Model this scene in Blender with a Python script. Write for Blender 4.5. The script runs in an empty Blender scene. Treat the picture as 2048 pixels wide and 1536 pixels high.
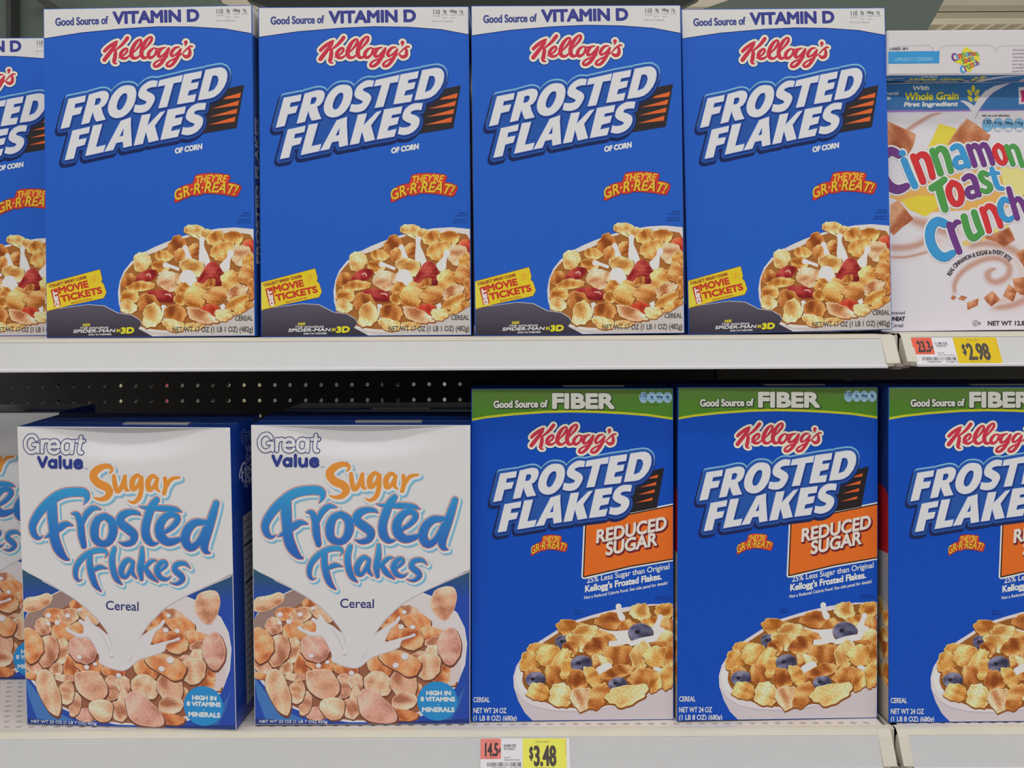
import bpy, bmesh, math, random
import numpy as np
from mathutils import Vector, Matrix, geometry

S = bpy.context.scene
COL = S.collection
PI = math.pi
R = math.radians

# ------------------------------------------------------------------ camera, world, lights, exposure
# Metres.  x runs along the aisle, +y into the shelves, z up; the fronts of the boxes stand near y = 0.
ZC, DIST = 1.30, 0.725
cam_d = bpy.data.cameras.new('camera')
cam_d.sensor_width = 36.0
cam_d.lens = 28.0
cam_d.shift_y = -0.0698
cam_d.clip_start = 0.02
cam = bpy.data.objects.new('camera', cam_d)
COL.objects.link(cam)
cam.matrix_world = Matrix.Translation((0, -DIST, ZC)) @ Matrix.Rotation(R(0.28), 4, 'Y') @ Matrix.Rotation(R(90), 4, 'X')
S.camera = cam

S.view_settings.view_transform = 'Standard'
S.view_settings.look = 'None'
S.view_settings.gamma = 1.0
S.view_settings.use_curve_mapping = False
S.view_settings.exposure = 0.0

wd = bpy.data.worlds.new('store_air')
S.world = wd
wd.use_nodes = True
wn = wd.node_tree.nodes
wn['Background'].inputs[0].default_value = (0.985, 0.99, 1.0, 1)
wn['Background'].inputs[1].default_value = 0.34


def strip_light(name, x, y, z, lx, ly, watts):
    d = bpy.data.lights.new(name, 'AREA')
    d.shape = 'RECTANGLE'
    d.size, d.size_y = lx, ly
    d.energy = watts
    d.color = (1.0, 1.0, 1.0)
    o = bpy.data.objects.new(name, d)
    o.location = (x, y, z)
    COL.objects.link(o)
    return o


strip_light('ceiling_tube_light', 0.2, -1.15, 4.05, 7.0, 0.25, 52)
strip_light('ceiling_tube_light', 0.2, -3.2, 4.05, 7.0, 0.25, 105)
strip_light('ceiling_tube_light', 0.2, 4.0, 4.05, 7.0, 0.25, 110)
strip_light('ceiling_tube_light', 0.2, 6.2, 3.45, 7.0, 0.25, 160)  # unseen tube, added to brighten the ceiling
strip_light('ceiling_tube_light', 0.2, 9.0, 4.05, 7.0, 0.25, 200)  # further unseen tube, added for more floor bounce and ceiling light

# ------------------------------------------------------------------ helpers: colour, materials
INK_GAIN = 0.80


def lin1(c):
    c = c / 255.0
    return c / 12.92 if c <= 0.04045 else ((c + 0.055) / 1.055) ** 2.4


def lin(c):
    return tuple(lin1(v) for v in c)


def ink(c, a=1.0):
    return tuple(min(0.9, lin1(max(0, v)) / INK_GAIN) for v in c) + (a,)


def mat(name, rgb, rough=0.5, metal=0.0, noise=0.0, scale=40.0, spec=0.5, bump=0.0):
    m = bpy.data.materials.new(name)
    m.use_nodes = True
    nt = m.node_tree
    b = nt.nodes['Principled BSDF']
    b.inputs['Roughness'].default_value = rough
    b.inputs['Metallic'].default_value = metal
    b.inputs['Specular IOR Level'].default_value = spec
    c = ink(rgb)
    b.inputs['Base Color'].default_value = c
    if noise or bump:
        tc = nt.nodes.new('ShaderNodeTexCoord')
        nz = nt.nodes.new('ShaderNodeTexNoise')
        nz.inputs['Scale'].default_value = scale
        nz.inputs['Detail'].default_value = 5
        nt.links.new(tc.outputs['Object'], nz.inputs['Vector'])
        if noise:
            rp = nt.nodes.new('ShaderNodeValToRGB')
            rp.color_ramp.elements[0].position = 0.3
            rp.color_ramp.elements[1].position = 0.7
            rp.color_ramp.elements[0].color = tuple(v * (1 - noise) for v in c[:3]) + (1,)
            rp.color_ramp.elements[1].color = tuple(min(0.95, v * (1 + noise)) for v in c[:3]) + (1,)
            nt.links.new(nz.outputs['Fac'], rp.inputs[0])
            nt.links.new(rp.outputs[0], b.inputs['Base Color'])
        if bump:
            bp = nt.nodes.new('ShaderNodeBump')
            bp.inputs['Strength'].default_value = bump
            bp.inputs['Distance'].default_value = 0.001
            nt.links.new(nz.outputs['Fac'], bp.inputs['Height'])
            nt.links.new(bp.outputs[0], b.inputs['Normal'])
    return m


def print_mat(name, rough=0.42, grain=0.0, scale=500.0, spec=0.25):
    """Printed card: the ink is a colour attribute on the mesh; where its alpha is 0 grain adds the speckle of a printed food picture."""
    m = bpy.data.materials.new(name)
    m.use_nodes = True
    nt = m.node_tree
    b = nt.nodes['Principled BSDF']
    b.inputs['Roughness'].default_value = rough
    b.inputs['Specular IOR Level'].default_value = spec
    at = nt.nodes.new('ShaderNodeAttribute')
    at.attribute_name = 'ink'
    if grain:
        tc = nt.nodes.new('ShaderNodeTexCoord')
        nz = nt.nodes.new('ShaderNodeTexNoise')
        nz.inputs['Scale'].default_value = scale
        nz.inputs['Detail'].default_value = 4
        nz.inputs['Roughness'].default_value = 0.65
        mr = nt.nodes.new('ShaderNodeMapRange')
        mr.inputs['From Min'].default_value = 0.3
        mr.inputs['From Max'].default_value = 0.7
        mr.inputs['To Min'].default_value = 1 - grain
        mr.inputs['To Max'].default_value = 1 + grain
        mx = nt.nodes.new('ShaderNodeMix')
        mx.data_type = 'RGBA'
        mx.blend_type = 'MULTIPLY'
        iv = nt.nodes.new('ShaderNodeMath')
        iv.operation = 'SUBTRACT'
        iv.inputs[0].default_value = 1.0
        nt.links.new(at.outputs['Alpha'], iv.inputs[1])
        nt.links.new(iv.outputs[0], mx.inputs[0])
        nt.links.new(tc.outputs['Object'], nz.inputs['Vector'])
        nt.links.new(nz.outputs['Fac'], mr.inputs['Value'])
        nt.links.new(at.outputs['Color'], mx.inputs[6])
        nt.links.new(mr.outputs[0], mx.inputs[7])
        nt.links.new(mx.outputs[2], b.inputs['Base Color'])
    else:
        nt.links.new(at.outputs['Color'], b.inputs['Base Color'])
    return m


M_PRINT = print_mat('printed_card')
M_GLOSS = print_mat('glossy_printed_card', rough=0.15, spec=0.5)
M_FOOD = print_mat('printed_food_picture', rough=0.42, grain=0.24, scale=620.0)
M_FOODG = print_mat('glossy_printed_food_picture', rough=0.3, spec=0.4, grain=0.17, scale=620.0)
M_LABEL = print_mat('printed_label_paper', rough=0.55)

# ------------------------------------------------------------------ helpers: objects


def link(o, parent=None):
    COL.objects.link(o)
    if parent:
        o.parent = parent
    return o


def tag(o, label=None, cat=None, group=None, kind=None):
    for k, v in (('label', label), ('category', cat), ('group', group), ('kind', kind)):
        if v:
            o[k] = v
    return o


def empty(name, label, cat, loc=(0, 0, 0), group=None):
    o = bpy.data.objects.new(name, None)
    o.empty_display_size = 0.02
    o.location = loc
    link(o)
    return tag(o, label, cat, group)


def mesh_obj(name, verts, faces, m, parent=None, colors=None, smooth=False):
    me = bpy.data.meshes.new(name)
    me.from_pydata([tuple(v) for v in verts], [], [tuple(f) for f in faces])
    if colors is not None:
        ca = me.color_attributes.new('ink', 'FLOAT_COLOR', 'POINT')
        ca.data.foreach_set('color', np.asarray(colors, np.float32).ravel())
    me.materials.append(m)
    if smooth:
        me.polygons.foreach_set('use_smooth', [True] * len(me.polygons))
    me.update()
    return link(bpy.data.objects.new(name, me), parent)


def bm_obj(name, bm, m, parent=None, smooth=False):
    me = bpy.data.meshes.new(name)
    bm.normal_update()
    bm.to_mesh(me)
    bm.free()
    me.materials.append(m)
    if smooth:
        me.polygons.foreach_set('use_smooth', [True] * len(me.polygons))
    return link(bpy.data.objects.new(name, me), parent)


def add_box(bm, x0, x1, y0, y1, z0, z1, bevel=0.0):
    vs = [bm.verts.new(p) for p in ((x0, y0, z0), (x1, y0, z0), (x1, y1, z0), (x0, y1, z0), (x0, y0, z1), (x1, y0, z1), (x1, y1, z1), (x0, y1, z1))]
    fs = [bm.faces.new([vs[i] for i in f]) for f in ((0, 3, 2, 1), (4, 5, 6, 7), (0, 1, 5, 4), (1, 2, 6, 5), (2, 3, 7, 6), (3, 0, 4, 7))]
    if bevel:
        es = list({e for f in fs for e in f.edges})
        bmesh.ops.bevel(bm, geom=es, offset=bevel, segments=2, affect='EDGES', profile=0.6)


def add_prism(bm, prof, x0, x1):
    """Extrude a (y, z) profile along x; closed, capped."""
    a = [bm.verts.new((x0, y, z)) for y, z in prof]
    b = [bm.verts.new((x1, y, z)) for y, z in prof]
    n = len(prof)
    for i in range(n):
        j = (i + 1) % n
        bm.faces.new((a[i], a[j], b[j], b[i]))
    bm.faces.new(a[::-1])
    bm.faces.new(b)
    bmesh.ops.recalc_face_normals(bm, faces=bm.faces[:])


def copy_tree(o, parent=None):
    c = o.copy()
    COL.objects.link(c)
    if parent:
        c.parent = parent
    for ch in list(o.children):
        copy_tree(ch, c)
    return c


# ------------------------------------------------------------------ helpers: flat artwork (inked shapes on a panel)


def area(p):
    p = np.asarray(p, float)
    q = np.roll(p, -1, 0)
    return 0.5 * float(np.sum(p[:, 0] * q[:, 1] - q[:, 0] * p[:, 1]))


def orient(p, positive=True):
    return list(p) if (area(p) > 0) == positive else list(p)[::-1]


def dedupe(p, eps=1e-4):
    out = []
    for q in p:
        if not out or abs(q[0] - out[-1][0]) + abs(q[1] - out[-1][1]) > eps:
            out.append((float(q[0]), float(q[1])))
    if len(out) > 2 and abs(out[0][0] - out[-1][0]) + abs(out[0][1] - out[-1][1]) <= eps:
        out.pop()
    return out


def curve(pts, closed=False, n=4):
    """Catmull-Rom through rows of numbers (x, y, and anything else, e.g. a radius)."""
    P = np.asarray(pts, float)
    N = len(P)
    if N < 3:
        return P
    out = []
    for i in range(N if closed else N - 1):
        if closed:
            a, b, c, d = P[i - 1], P[i], P[(i + 1) % N], P[(i + 2) % N]
        else:
            a, b, c, d = P[max(i - 1, 0)], P[i], P[i + 1], P[min(i + 2, N - 1)]
        for k in range(n):
            t = k / n
            out.append(0.5 * ((2 * b) + (c - a) * t + (2 * a - 5 * b + 4 * c - d) * t * t + (3 * b - a - 3 * c + d) * t ** 3))
    if not closed:
        out.append(P[-1])
    return np.array(out)


def stroke_loop(pts, grow=0.0, n=4, wmul=1.0):
    """Outline of a brush stroke given as (x, y, radius) rows."""
    P = curve(pts, False, n)
    xy = P[:, :2]
    r = np.maximum(P[:, 2] * wmul, 0.5) + grow
    T = np.gradient(xy, axis=0)
    L = np.hypot(T[:, 0], T[:, 1])
    T = T / np.maximum(L, 1e-9)[:, None]
    Nn = np.stack([T[:, 1], -T[:, 0]], 1)
    fwd = xy + Nn * r[:, None]
    bwd = xy - Nn * r[:, None]

    def cap(c, rr, a0):
        k = 7
        return [(c[0] + rr * math.cos(a0 + PI * i / k), c[1] + rr * math.sin(a0 + PI * i / k)) for i in range(1, k)]
    aE = math.atan2(Nn[-1, 1], Nn[-1, 0])
    aS = math.atan2(-Nn[0, 1], -Nn[0, 0])
    loop = list(map(tuple, fwd)) + cap(xy[-1], r[-1], aE) + list(map(tuple, bwd[::-1])) + cap(xy[0], r[0], aS)
    return orient(dedupe(loop))


def offset_loop(p, r):
    """Grow a loop by r on its outer side (holes, wound the other way, shrink)."""
    p = dedupe(p)
    n = len(p)
    if n < 3 or r == 0:
        return p
    out = []
    for i in range(n):
        a, b, c = p[i - 1], p[i], p[(i + 1) % n]
        d1 = (b[0] - a[0], b[1] - a[1])
        d2 = (c[0] - b[0], c[1] - b[1])
        l1, l2 = math.hypot(*d1), math.hypot(*d2)
        n1 = (d1[1] / l1, -d1[0] / l1)
        n2 = (d2[1] / l2, -d2[0] / l2)
        cr = d1[0] * d2[1] - d1[1] * d2[0]
        if cr * r >= 0:
            a1 = math.atan2(n1[1], n1[0])
            da = math.atan2(n1[0] * n2[1] - n1[1] * n2[0], n1[0] * n2[0] + n1[1] * n2[1])
            k = max(1, int(abs(da) / 0.45))
            for j in range(k + 1):
                t = a1 + da * j / k
                out.append((b[0] + r * math.cos(t), b[1] + r * math.sin(t)))
        else:
            out += [(b[0] + n1[0] * r, b[1] + n1[1] * r), b, (b[0] + n2[0] * r, b[1] + n2[1] * r)]
    return dedupe(out)


def fill(loops, grid=0):
    """Triangulate the region with positive winding number; returns points and triangles without overlaps."""
    vs, es, E = [], [], []
    for p in loops:
        p = dedupe(p)
        if len(p) < 3:
            continue
        k = len(vs)
        vs += [Vector(q) for q in p]
        es += [(k + i, k + (i + 1) % len(p)) for i in range(len(p))]
        q = np.array(p)
        E.append(np.concatenate([q, np.roll(q, -1, 0)], 1))
    if not vs:
        return np.zeros((0, 2)), np.zeros((0, 3), int)
    if grid:
        b = np.array([(v[0], v[1]) for v in vs])
        (ax, ay), (bx, by) = b.min(0), b.max(0)
        vs += [Vector((x, y)) for x in np.arange(math.ceil(ax / grid) * grid + 0.37, bx, grid) for y in np.arange(math.ceil(ay / grid) * grid + 0.41, by, grid)]
    r = geometry.delaunay_2d_cdt(vs, es, [], 0, 1e-5, False)
    P = np.array([(v.x, v.y) for v in r[0]])
    F = np.array([f for f in r[2] if len(f) == 3], int)
    if len(F) == 0:
        return P, np.zeros((0, 3), int)
    E = np.concatenate(E)
    C = P[F].mean(1)
    w = np.zeros(len(C))
    x0, y0, x1, y1 = E.T
    for s in range(0, len(C), 4000):
        cx, cy = C[s:s + 4000, 0:1], C[s:s + 4000, 1:2]
        left = (x1 - x0) * (cy - y0) - (cx - x0) * (y1 - y0)
        w[s:s + 4000] = ((y0 <= cy) & (y1 > cy) & (left > 0)).sum(1) - ((y0 > cy) & (y1 <= cy) & (left < 0)).sum(1)
    return P, F[w > 0]


_glyphs = {}


def glyph_loops(s):
    """Outlines of a line of Blender's built-in font, cap height 1, starting at x = 0; outer loops wound positive."""
    if s in _glyphs:
        return _glyphs[s]

    def raw(txt):
        cu = bpy.data.curves.new('lettering', 'FONT')
        cu.body = txt
        ob = bpy.data.objects.new('lettering', cu)
        COL.objects.link(ob)
        c = ob.to_curve(bpy.context.evaluated_depsgraph_get())
        loops = []
        for sp in c.splines:
            bp = sp.bezier_points
            pts = []
            for i in range(len(bp)):
                a, b = bp[i], bp[(i + 1) % len(bp)]
                p0, p1, p2, p3 = (np.array(v[:2]) for v in (a.co, a.handle_right, b.handle_left, b.co))
                d = p3 - p0
                L = np.hypot(*d) + 1e-9
                dev = max(abs(d[0] * (q - p0)[1] - d[1] * (q - p0)[0]) / L for q in (p1, p2))
                k = 1 if dev < 0.004 else (3 if dev < 0.06 else 5)
                for t in np.arange(k) / k:
                    pts.append(tuple((1 - t) ** 3 * p0 + 3 * t * (1 - t) ** 2 * p1 + 3 * t * t * (1 - t) * p2 + t ** 3 * p3))
            pts = dedupe(pts, 1e-5)
            if len(pts) > 2:
                loops.append(pts)
        ob.to_curve_clear()
        bpy.data.objects.remove(ob)
        bpy.data.curves.remove(cu)
        return loops
    if 'H' not in _glyphs:
        h = raw('H')
        _glyphs['_cap'] = max(q[1] for l in h for q in l)
        _glyphs['H'] = None
    cap = _glyphs['_cap']
    L = raw(s)
    x0 = min(q[0] for l in L for q in l)
    L = [[((q[0] - x0) / cap, q[1] / cap) for q in l] for l in L]

    def inside(pt, l):
        r = False
        for i in range(len(l)):
            (xa, ya), (xb, yb) = l[i - 1], l[i]
            if (ya > pt[1]) != (yb > pt[1]) and pt[0] < (xb - xa) * (pt[1] - ya) / (yb - ya) + xa:
                r = not r
        return r
    bb = [(min(q[0] for q in l), max(q[0] for q in l), min(q[1] for q in l), max(q[1] for q in l)) for l in L]
    out = []
    for i, l in enumerate(L):
        dep = sum(1 for j, k in enumerate(L) if j != i and bb[j][0] <= bb[i][0] and bb[j][1] >= bb[i][1]
                  and bb[j][2] <= bb[i][2] and bb[j][3] >= bb[i][3] and inside(l[0], k))
        out.append(orient(l, dep % 2 == 0))
    W = max(q[0] for l in out for q in l)
    _glyphs[s] = (out, W)
    return _glyphs[s]


def text_loops(s, path, h, shear=0.0, up=None):
    """Lay a string along a path of (x, y) points (y down); cap height h; slant shear."""
    L, W = glyph_loops(s)
    P = np.asarray(path, float)
    if len(P) > 2:
        P = curve(P, False, 6)
    seg = np.hypot(*np.diff(P, axis=0).T)
    cum = np.concatenate([[0], np.cumsum(seg)])
    tot = cum[-1]

    def at(q):
        d = q[0] / W * tot
        i = int(np.clip(np.searchsorted(cum, d) - 1, 0, len(seg) - 1))
        t = (d - cum[i]) / seg[i]
        b = P[i] * (1 - t) + P[i + 1] * t
        dr = (P[i + 1] - P[i]) / seg[i]
        n = np.array(up, float) if up is not None else np.array([dr[1], -dr[0]])
        v = b + n * q[1] * h + dr * shear * q[1] * h
        return (v[0], v[1])
    out = []
    for l in L:
        # subdivide long edges so that lettering follows a bent path
        if len(P) > 2:
            m = []
            for i in range(len(l)):
                a, b = l[i], l[(i + 1) % len(l)]
                k = max(1, int(abs(b[0] - a[0]) / 0.25))
                m += [(a[0] + (b[0] - a[0]) * j / k, a[1] + (b[1] - a[1]) * j / k) for j in range(k)]
            l = m
        q = [at(v) for v in l]
        out.append(q)
    # y runs down on the page, which flips the winding
    return [p[::-1] for p in out]


class Frame:
    """Maps drawing coordinates measured on the box front (any zoom: origin, scale) to panel metres through the front's four corners."""

    def __init__(self, ox, oy, s, quad, W, H, pre=None):
        self.ox, self.oy, self.s, self.pre = ox, oy, s, pre
        A, b = [], []
        for (x, y), (u, v) in zip(quad, ((0, H), (W, H), (0, 0), (W, 0))):
            A += [[x, y, 1, 0, 0, 0, -u * x, -u * y], [0, 0, 0, x, y, 1, -v * x, -v * y]]
            b += [u, v]
        h = np.linalg.solve(np.array(A, float), np.array(b, float))
        self.Hm = np.append(h, 1).reshape(3, 3)

    def __call__(self, pts):
        p = np.asarray(pts, float).reshape(-1, 2)
        if self.pre is not None:
            p = np.column_stack([p, np.ones(len(p))]) @ self.pre.T
        q = np.column_stack([self.ox + p[:, 0] / self.s, self.oy + p[:, 1] / self.s, np.ones(len(p))]) @ self.Hm.T
        return q[:, :2] / q[:, 2:3]


class Art:
    """Artwork on one panel of a carton, split into named printed parts; every shape is a real inked layer a few microns proud."""
    STEP = 1.2e-6

    def __init__(self, W, H, margin=0.0007, plane='front', depth=0.0, warp=None):
        self.W, self.H, self.m, self.plane, self.depth, self.warp = W, H, margin, plane, depth, warp
        self.parts, self.order, self.k = {}, [], 0
        self.grid = 22 if warp else 0
        self.taper = None

    def part(self, name, material=None, label=None):
        if name not in self.parts:
            self.parts[name] = dict(v=[], f=[], c=[], m=material or M_PRINT, label=label)
            self.order.append(name)
        self.cur = self.parts[name]
        return self

    def add(self, P, F, col, fr, alpha=0.0):
        if len(F) == 0:
            return
        self.k += 1
        used = np.unique(F)
        remap = -np.ones(len(P), int)
        remap[used] = np.arange(len(used))
        P, F = np.asarray(P)[used], remap[F]
        uv = fr(P)
        u = np.clip(uv[:, 0], self.m, self.W - self.m)
        v = np.clip(uv[:, 1], self.m, self.H - self.m)
        # wind every triangle to face out of the panel
        a = (u[F[:, 1]] - u[F[:, 0]]) * (v[F[:, 2]] - v[F[:, 0]]) - (u[F[:, 2]] - u[F[:, 0]]) * (v[F[:, 1]] - v[F[:, 0]])
        F = F[np.abs(a) > 1e-13]
        a = a[np.abs(a) > 1e-13]
        F = np.where((a > 0)[:, None], F, F[:, ::-1])
        w0 = (1.2e-4 if self.warp else 4e-5) + self.k * self.STEP
        d = self.cur
        base = len(d['v'])
        pl = self.plane
        for n, (x, z) in enumerate(zip(u, v)):
            w = w0 if self.taper is None else 1.5e-5 + (w0 - 1.5e-5) * self.taper(*P[n])
            if pl == 'front':
                o = self.warp(x, z) if self.warp else 0.0
                d['v'].append((x - self.W / 2, o - w, z))
            elif pl == 'right':
                d['v'].append((self.depth + w, x, z))
            elif pl == 'left':
                d['v'].append((-self.depth - w, self.W - x, z))
            elif pl == 'top':
                d['v'].append((x - self.W / 2, z, self.depth + w))
        if callable(col):
            d['c'] += [ink(col(*p)) for p in P]
        elif isinstance(col, np.ndarray):
            d['c'] += [ink(c, alpha) for c in col[used]]
        else:
            d['c'] += [ink(col)] * len(P)
        d['f'] += (F + base).tolist()

    # -- drawing calls, all in the frame's coordinates
    def poly(self, fr, pts, col, smooth=False, holes=(), grow=0, dx=0, dy=0):
        lo = [orient(curve(pts, True) if smooth else pts)]
        lo += [orient(curve(h, True) if smooth else h, False) for h in holes]
        if dx or dy:
            lo = [[(x + dx, y + dy) for x, y in l] for l in lo]
        if grow:
            lo = [offset_loop(l, grow) for l in lo]
        self.add(*fill(lo, self.grid), col, fr)

    def loops(self, fr, lo, col, grow=0, dx=0, dy=0):
        if grow:
            lo = [offset_loop(l, grow) for l in lo]
        if dx or dy:
            lo = [[(x + dx, y + dy) for x, y in l] for l in lo]
        self.add(*fill(lo, self.grid), col, fr)

    def strokes(self, fr, rows, col, grow=0, dx=0, dy=0, wmul=1.0, n=4):
        lo = [stroke_loop(r, grow, n, wmul) for r in rows]
        if dx or dy:
            lo = [[(x + dx, y + dy) for x, y in l] for l in lo]
        self.add(*fill(lo, self.grid), col, fr)

    def text(self, fr, s, path, h, col, shear=0.0, bold=0, up=None, dx=0, dy=0):
        lo = text_loops(s, path, h, shear, up)
        self.loops(fr, lo, col, bold, dx, dy)

    def ellipse(self, fr, cx, cy, rx, ry, col, rot=0, n=28):
        a = R(rot)
        pts = [(cx + rx * math.cos(t) * math.cos(a) - ry * math.sin(t) * math.sin(a),
                cy + rx * math.cos(t) * math.sin(a) + ry * math.sin(t) * math.cos(a)) for t in np.arange(n) * 2 * PI / n]
        self.add(*fill([orient(pts)], self.grid), col, fr)

    def soft(self, fr, rows, ground, tone, n=6):
        """A soft-edged printed band: (x, y, half width) rows, tone in the middle fading to the ground colour."""
        P = curve(rows, False, n)
        xy, r = P[:, :2], np.maximum(P[:, 2], 1)
        T = np.gradient(xy, axis=0)
        T /= np.maximum(np.hypot(T[:, 0], T[:, 1]), 1e-9)[:, None]
        Nn = np.stack([T[:, 1], -T[:, 0]], 1)
        ts = np.array([-1, -0.6, -0.25, 0.15, 0.5, 0.8, 1.0])
        ws = np.array([0, 0.28, 0.75, 1.0, 0.7, 0.3, 0])
        g, tn = np.array(ground, float), np.array(tone, float)
        V, C, F = [], [], []
        m = len(ts)
        for i in range(len(xy)):
            e = min(1, i / 3, (len(xy) - 1 - i) / 3)
            for t, w in zip(ts, ws):
                V.append(xy[i] + Nn[i] * r[i] * t)
                C.append(g + (tn - g) * w * e)
        for i in range(len(xy) - 1):
            for j in range(m - 1):
                a, b = i * m + j, (i + 1) * m + j
                F += [(a, b, b + 1), (a, b + 1, a + 1)]
        self.add(np.array(V), np.array(F), np.array(C), fr, alpha=1.0)

    def piece(self, fr, outline, tone, rng, rough=0.12, cup=None, dark=None, crumple=1.0):
        """One printed flake or berry: a fan of rings, each vertex inked on its own, as in a food photograph."""
        o = np.asarray(outline, float)
        c = o.mean(0)
        m = len(o)
        d = o - c
        ph = [rng.uniform(0, 6.28) for _ in range(6)]
        t = np.arange(m) / m * 2 * PI
        wob = 1 + rough * (0.5 * np.sin(3 * t + ph[0]) + 0.4 * np.sin(5 * t + ph[1]) + 0.4 * np.sin(9 * t + ph[2]) + 0.15 * np.sin(14 * t + ph[3]))
        wob += rough * 0.16 * np.array([rng.uniform(-1, 1) for _ in range(m)])
        d = d * wob[:, None]
        R0 = float(np.hypot(d[:, 0], d[:, 1]).mean())
        if dark:
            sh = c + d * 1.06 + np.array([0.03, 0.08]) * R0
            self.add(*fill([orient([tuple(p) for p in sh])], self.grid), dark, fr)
        cup = rng.random() < 0.5 if cup is None else cup
        lo, md, hi = (np.array(v, float) for v in tone)
        la = R(240)
        waves = [(rng.uniform(1.5, 3.2), rng.uniform(0, 6.28), rng.uniform(0, 6.28)), (rng.uniform(3.5, 5.5), rng.uniform(0, 6.28), rng.uniform(0, 6.28)), (rng.uniform(6, 9), rng.uniform(0, 6.28), rng.uniform(0, 6.28))]
        off = np.array([rng.uniform(-0.25, 0.25), rng.uniform(-0.25, 0.25)]) * R0

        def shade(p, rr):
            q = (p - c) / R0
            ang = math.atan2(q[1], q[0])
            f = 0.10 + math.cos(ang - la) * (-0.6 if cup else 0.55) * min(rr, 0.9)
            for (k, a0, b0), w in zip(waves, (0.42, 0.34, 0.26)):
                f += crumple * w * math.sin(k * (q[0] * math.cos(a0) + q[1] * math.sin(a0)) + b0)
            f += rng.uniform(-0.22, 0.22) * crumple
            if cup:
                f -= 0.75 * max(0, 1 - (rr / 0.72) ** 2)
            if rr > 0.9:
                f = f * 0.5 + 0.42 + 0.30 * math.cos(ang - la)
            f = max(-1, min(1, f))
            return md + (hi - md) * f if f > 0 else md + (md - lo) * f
        P, C = [c + off * 0.6], []
        C.append(shade(P[0], 0))
        rings = [0.20, 0.40, 0.58, 0.74, 0.87, 0.95, 1.0]
        for rr in rings:
            for i in range(m):
                p = c + d[i] * rr + off * (1 - rr) * 0.6
                P.append(p)
                C.append(shade(p, rr))
        F = []
        for i in range(m):
            j = (i + 1) % m
            F.append((0, 1 + i, 1 + j))
            for k in range(len(rings) - 1):
                a, b = 1 + k * m, 1 + (k + 1) * m
                F += [(a + i, b + i, b + j), (a + i, b + j, a + j)]
        self.add(np.array(P), np.array(F), np.array(C), fr)

    def flake(self, fr, cx, cy, rx, ry, rot, tone, rng, **kw):
        a = R(rot)
        m = kw.pop('n', 36)
        e = rng.uniform(-0.18, 0.18)
        t = np.arange(m) / m * 2 * PI
        x = rx * np.cos(t) * (1 + e * np.sin(t))
        y = ry * np.sin(t) * (1 + rng.uniform(-0.15, 0.15) * np.cos(t))
        self.piece(fr, np.column_stack([cx + x * math.cos(a) - y * math.sin(a), cy + x * math.sin(a) + y * math.cos(a)]), tone, rng, **kw)

    def build(self, parent, only=None):
        for nme in self.order:
            d = self.parts[nme]
            if d['f']:
                o = mesh_obj(nme, d['v'], d['f'], d['m'], parent, d['c'])
                if d['label']:
                    o['label'] = d['label']

# ------------------------------------------------------------------ lettering shared by several boxes
BLUE, NAVY = (34, 92, 192), (24, 34, 78)
WHITE, CREAM = (212, 211, 211), (224, 224, 206)

SCRIPT_LOGO = [
    [(100, 392, 36), (165, 330, 38), (255, 262, 34), (330, 215, 24), (370, 196, 14)],
    [(362, 200, 14), (325, 275, 34), (250, 375, 40), (160, 490, 44), (98, 570, 44)],
    [(572, 138, 40), (520, 205, 38), (450, 280, 32), (370, 345, 24), (310, 385, 20)],
    [(300, 380, 22), (325, 420, 38), (312, 530, 42), (296, 605, 40), (322, 645, 24), (362, 648, 10)],
    [(385, 537, 10), (440, 512, 16), (510, 470, 22), (562, 412, 26), (566, 362, 26), (525, 355, 28), (460, 410, 36), (430, 480, 38), (460, 536, 36), (535, 545, 28), (600, 505, 20), (645, 450, 14)],
    [(690, 440, 14), (770, 355, 24), (840, 262, 32), (853, 192, 26), (815, 176, 24), (745, 235, 36), (682, 340, 44), (652, 450, 46), (682, 530, 40), (755, 545, 28), (822, 500, 22)],
    [(895, 400, 14), (985, 300, 24), (1055, 212, 32), (1075, 142, 26), (1035, 126, 24), (960, 192, 36), (892, 310, 44), (860, 440, 46), (890, 530, 40), (955, 540, 28), (1010, 490, 20)],
    [(1128, 345, 16), (1065, 382, 30), (1012, 450, 38), (1010, 522, 38), (1060, 542, 32), (1125, 500, 26), (1163, 430, 28), (1165, 372, 22), (1135, 348, 16)],
    [(1155, 362, 18), (1210, 368, 20), (1290, 352, 20), (1355, 340, 16)],
    [(1350, 342, 14), (1275, 368, 28), (1220, 440, 38), (1216, 508, 38), (1268, 522, 28), (1340, 460, 22), (1420, 362, 26)],
    [(1426, 362, 26), (1392, 450, 36), (1342, 550, 40), (1270, 655, 38), (1190, 716, 32), (1124, 712, 28), (1130, 662, 26), (1190, 612, 22), (1290, 570, 18), (1400, 528, 16)],
    [(1642, 338, 14), (1560, 350, 28), (1492, 420, 36), (1472, 488, 34), (1510, 515, 26), (1590, 462, 20), (1665, 382, 24)],
    [(1668, 380, 24), (1632, 470, 34), (1580, 575, 38), (1500, 685, 34), (1430, 720, 30), (1380, 702, 26), (1402, 652, 26), (1472, 602, 20), (1580, 548, 18), (1700, 470, 14)],
    [(1690, 480, 12), (1785, 385, 20), (1865, 328, 22), (1908, 332, 18)],
    [(1838, 350, 22), (1856, 430, 34), (1842, 508, 38), (1775, 535, 36), (1722, 500, 24)],
    [(1772, 245, 42), (1770, 290, 22), (1745, 318, 6)],
]
SCRIPT_APOSTROPHE = SCRIPT_LOGO[-1]


def script_logo(A, fr):
    A.part('brand_logo', label='red script brand logo with a cream outline')
    A.strokes(fr, SCRIPT_LOGO, (22, 46, 110), grow=52)
    A.strokes(fr, SCRIPT_LOGO, CREAM, grow=44)
    A.strokes(fr, SCRIPT_LOGO, (196, 50, 72))


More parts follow.
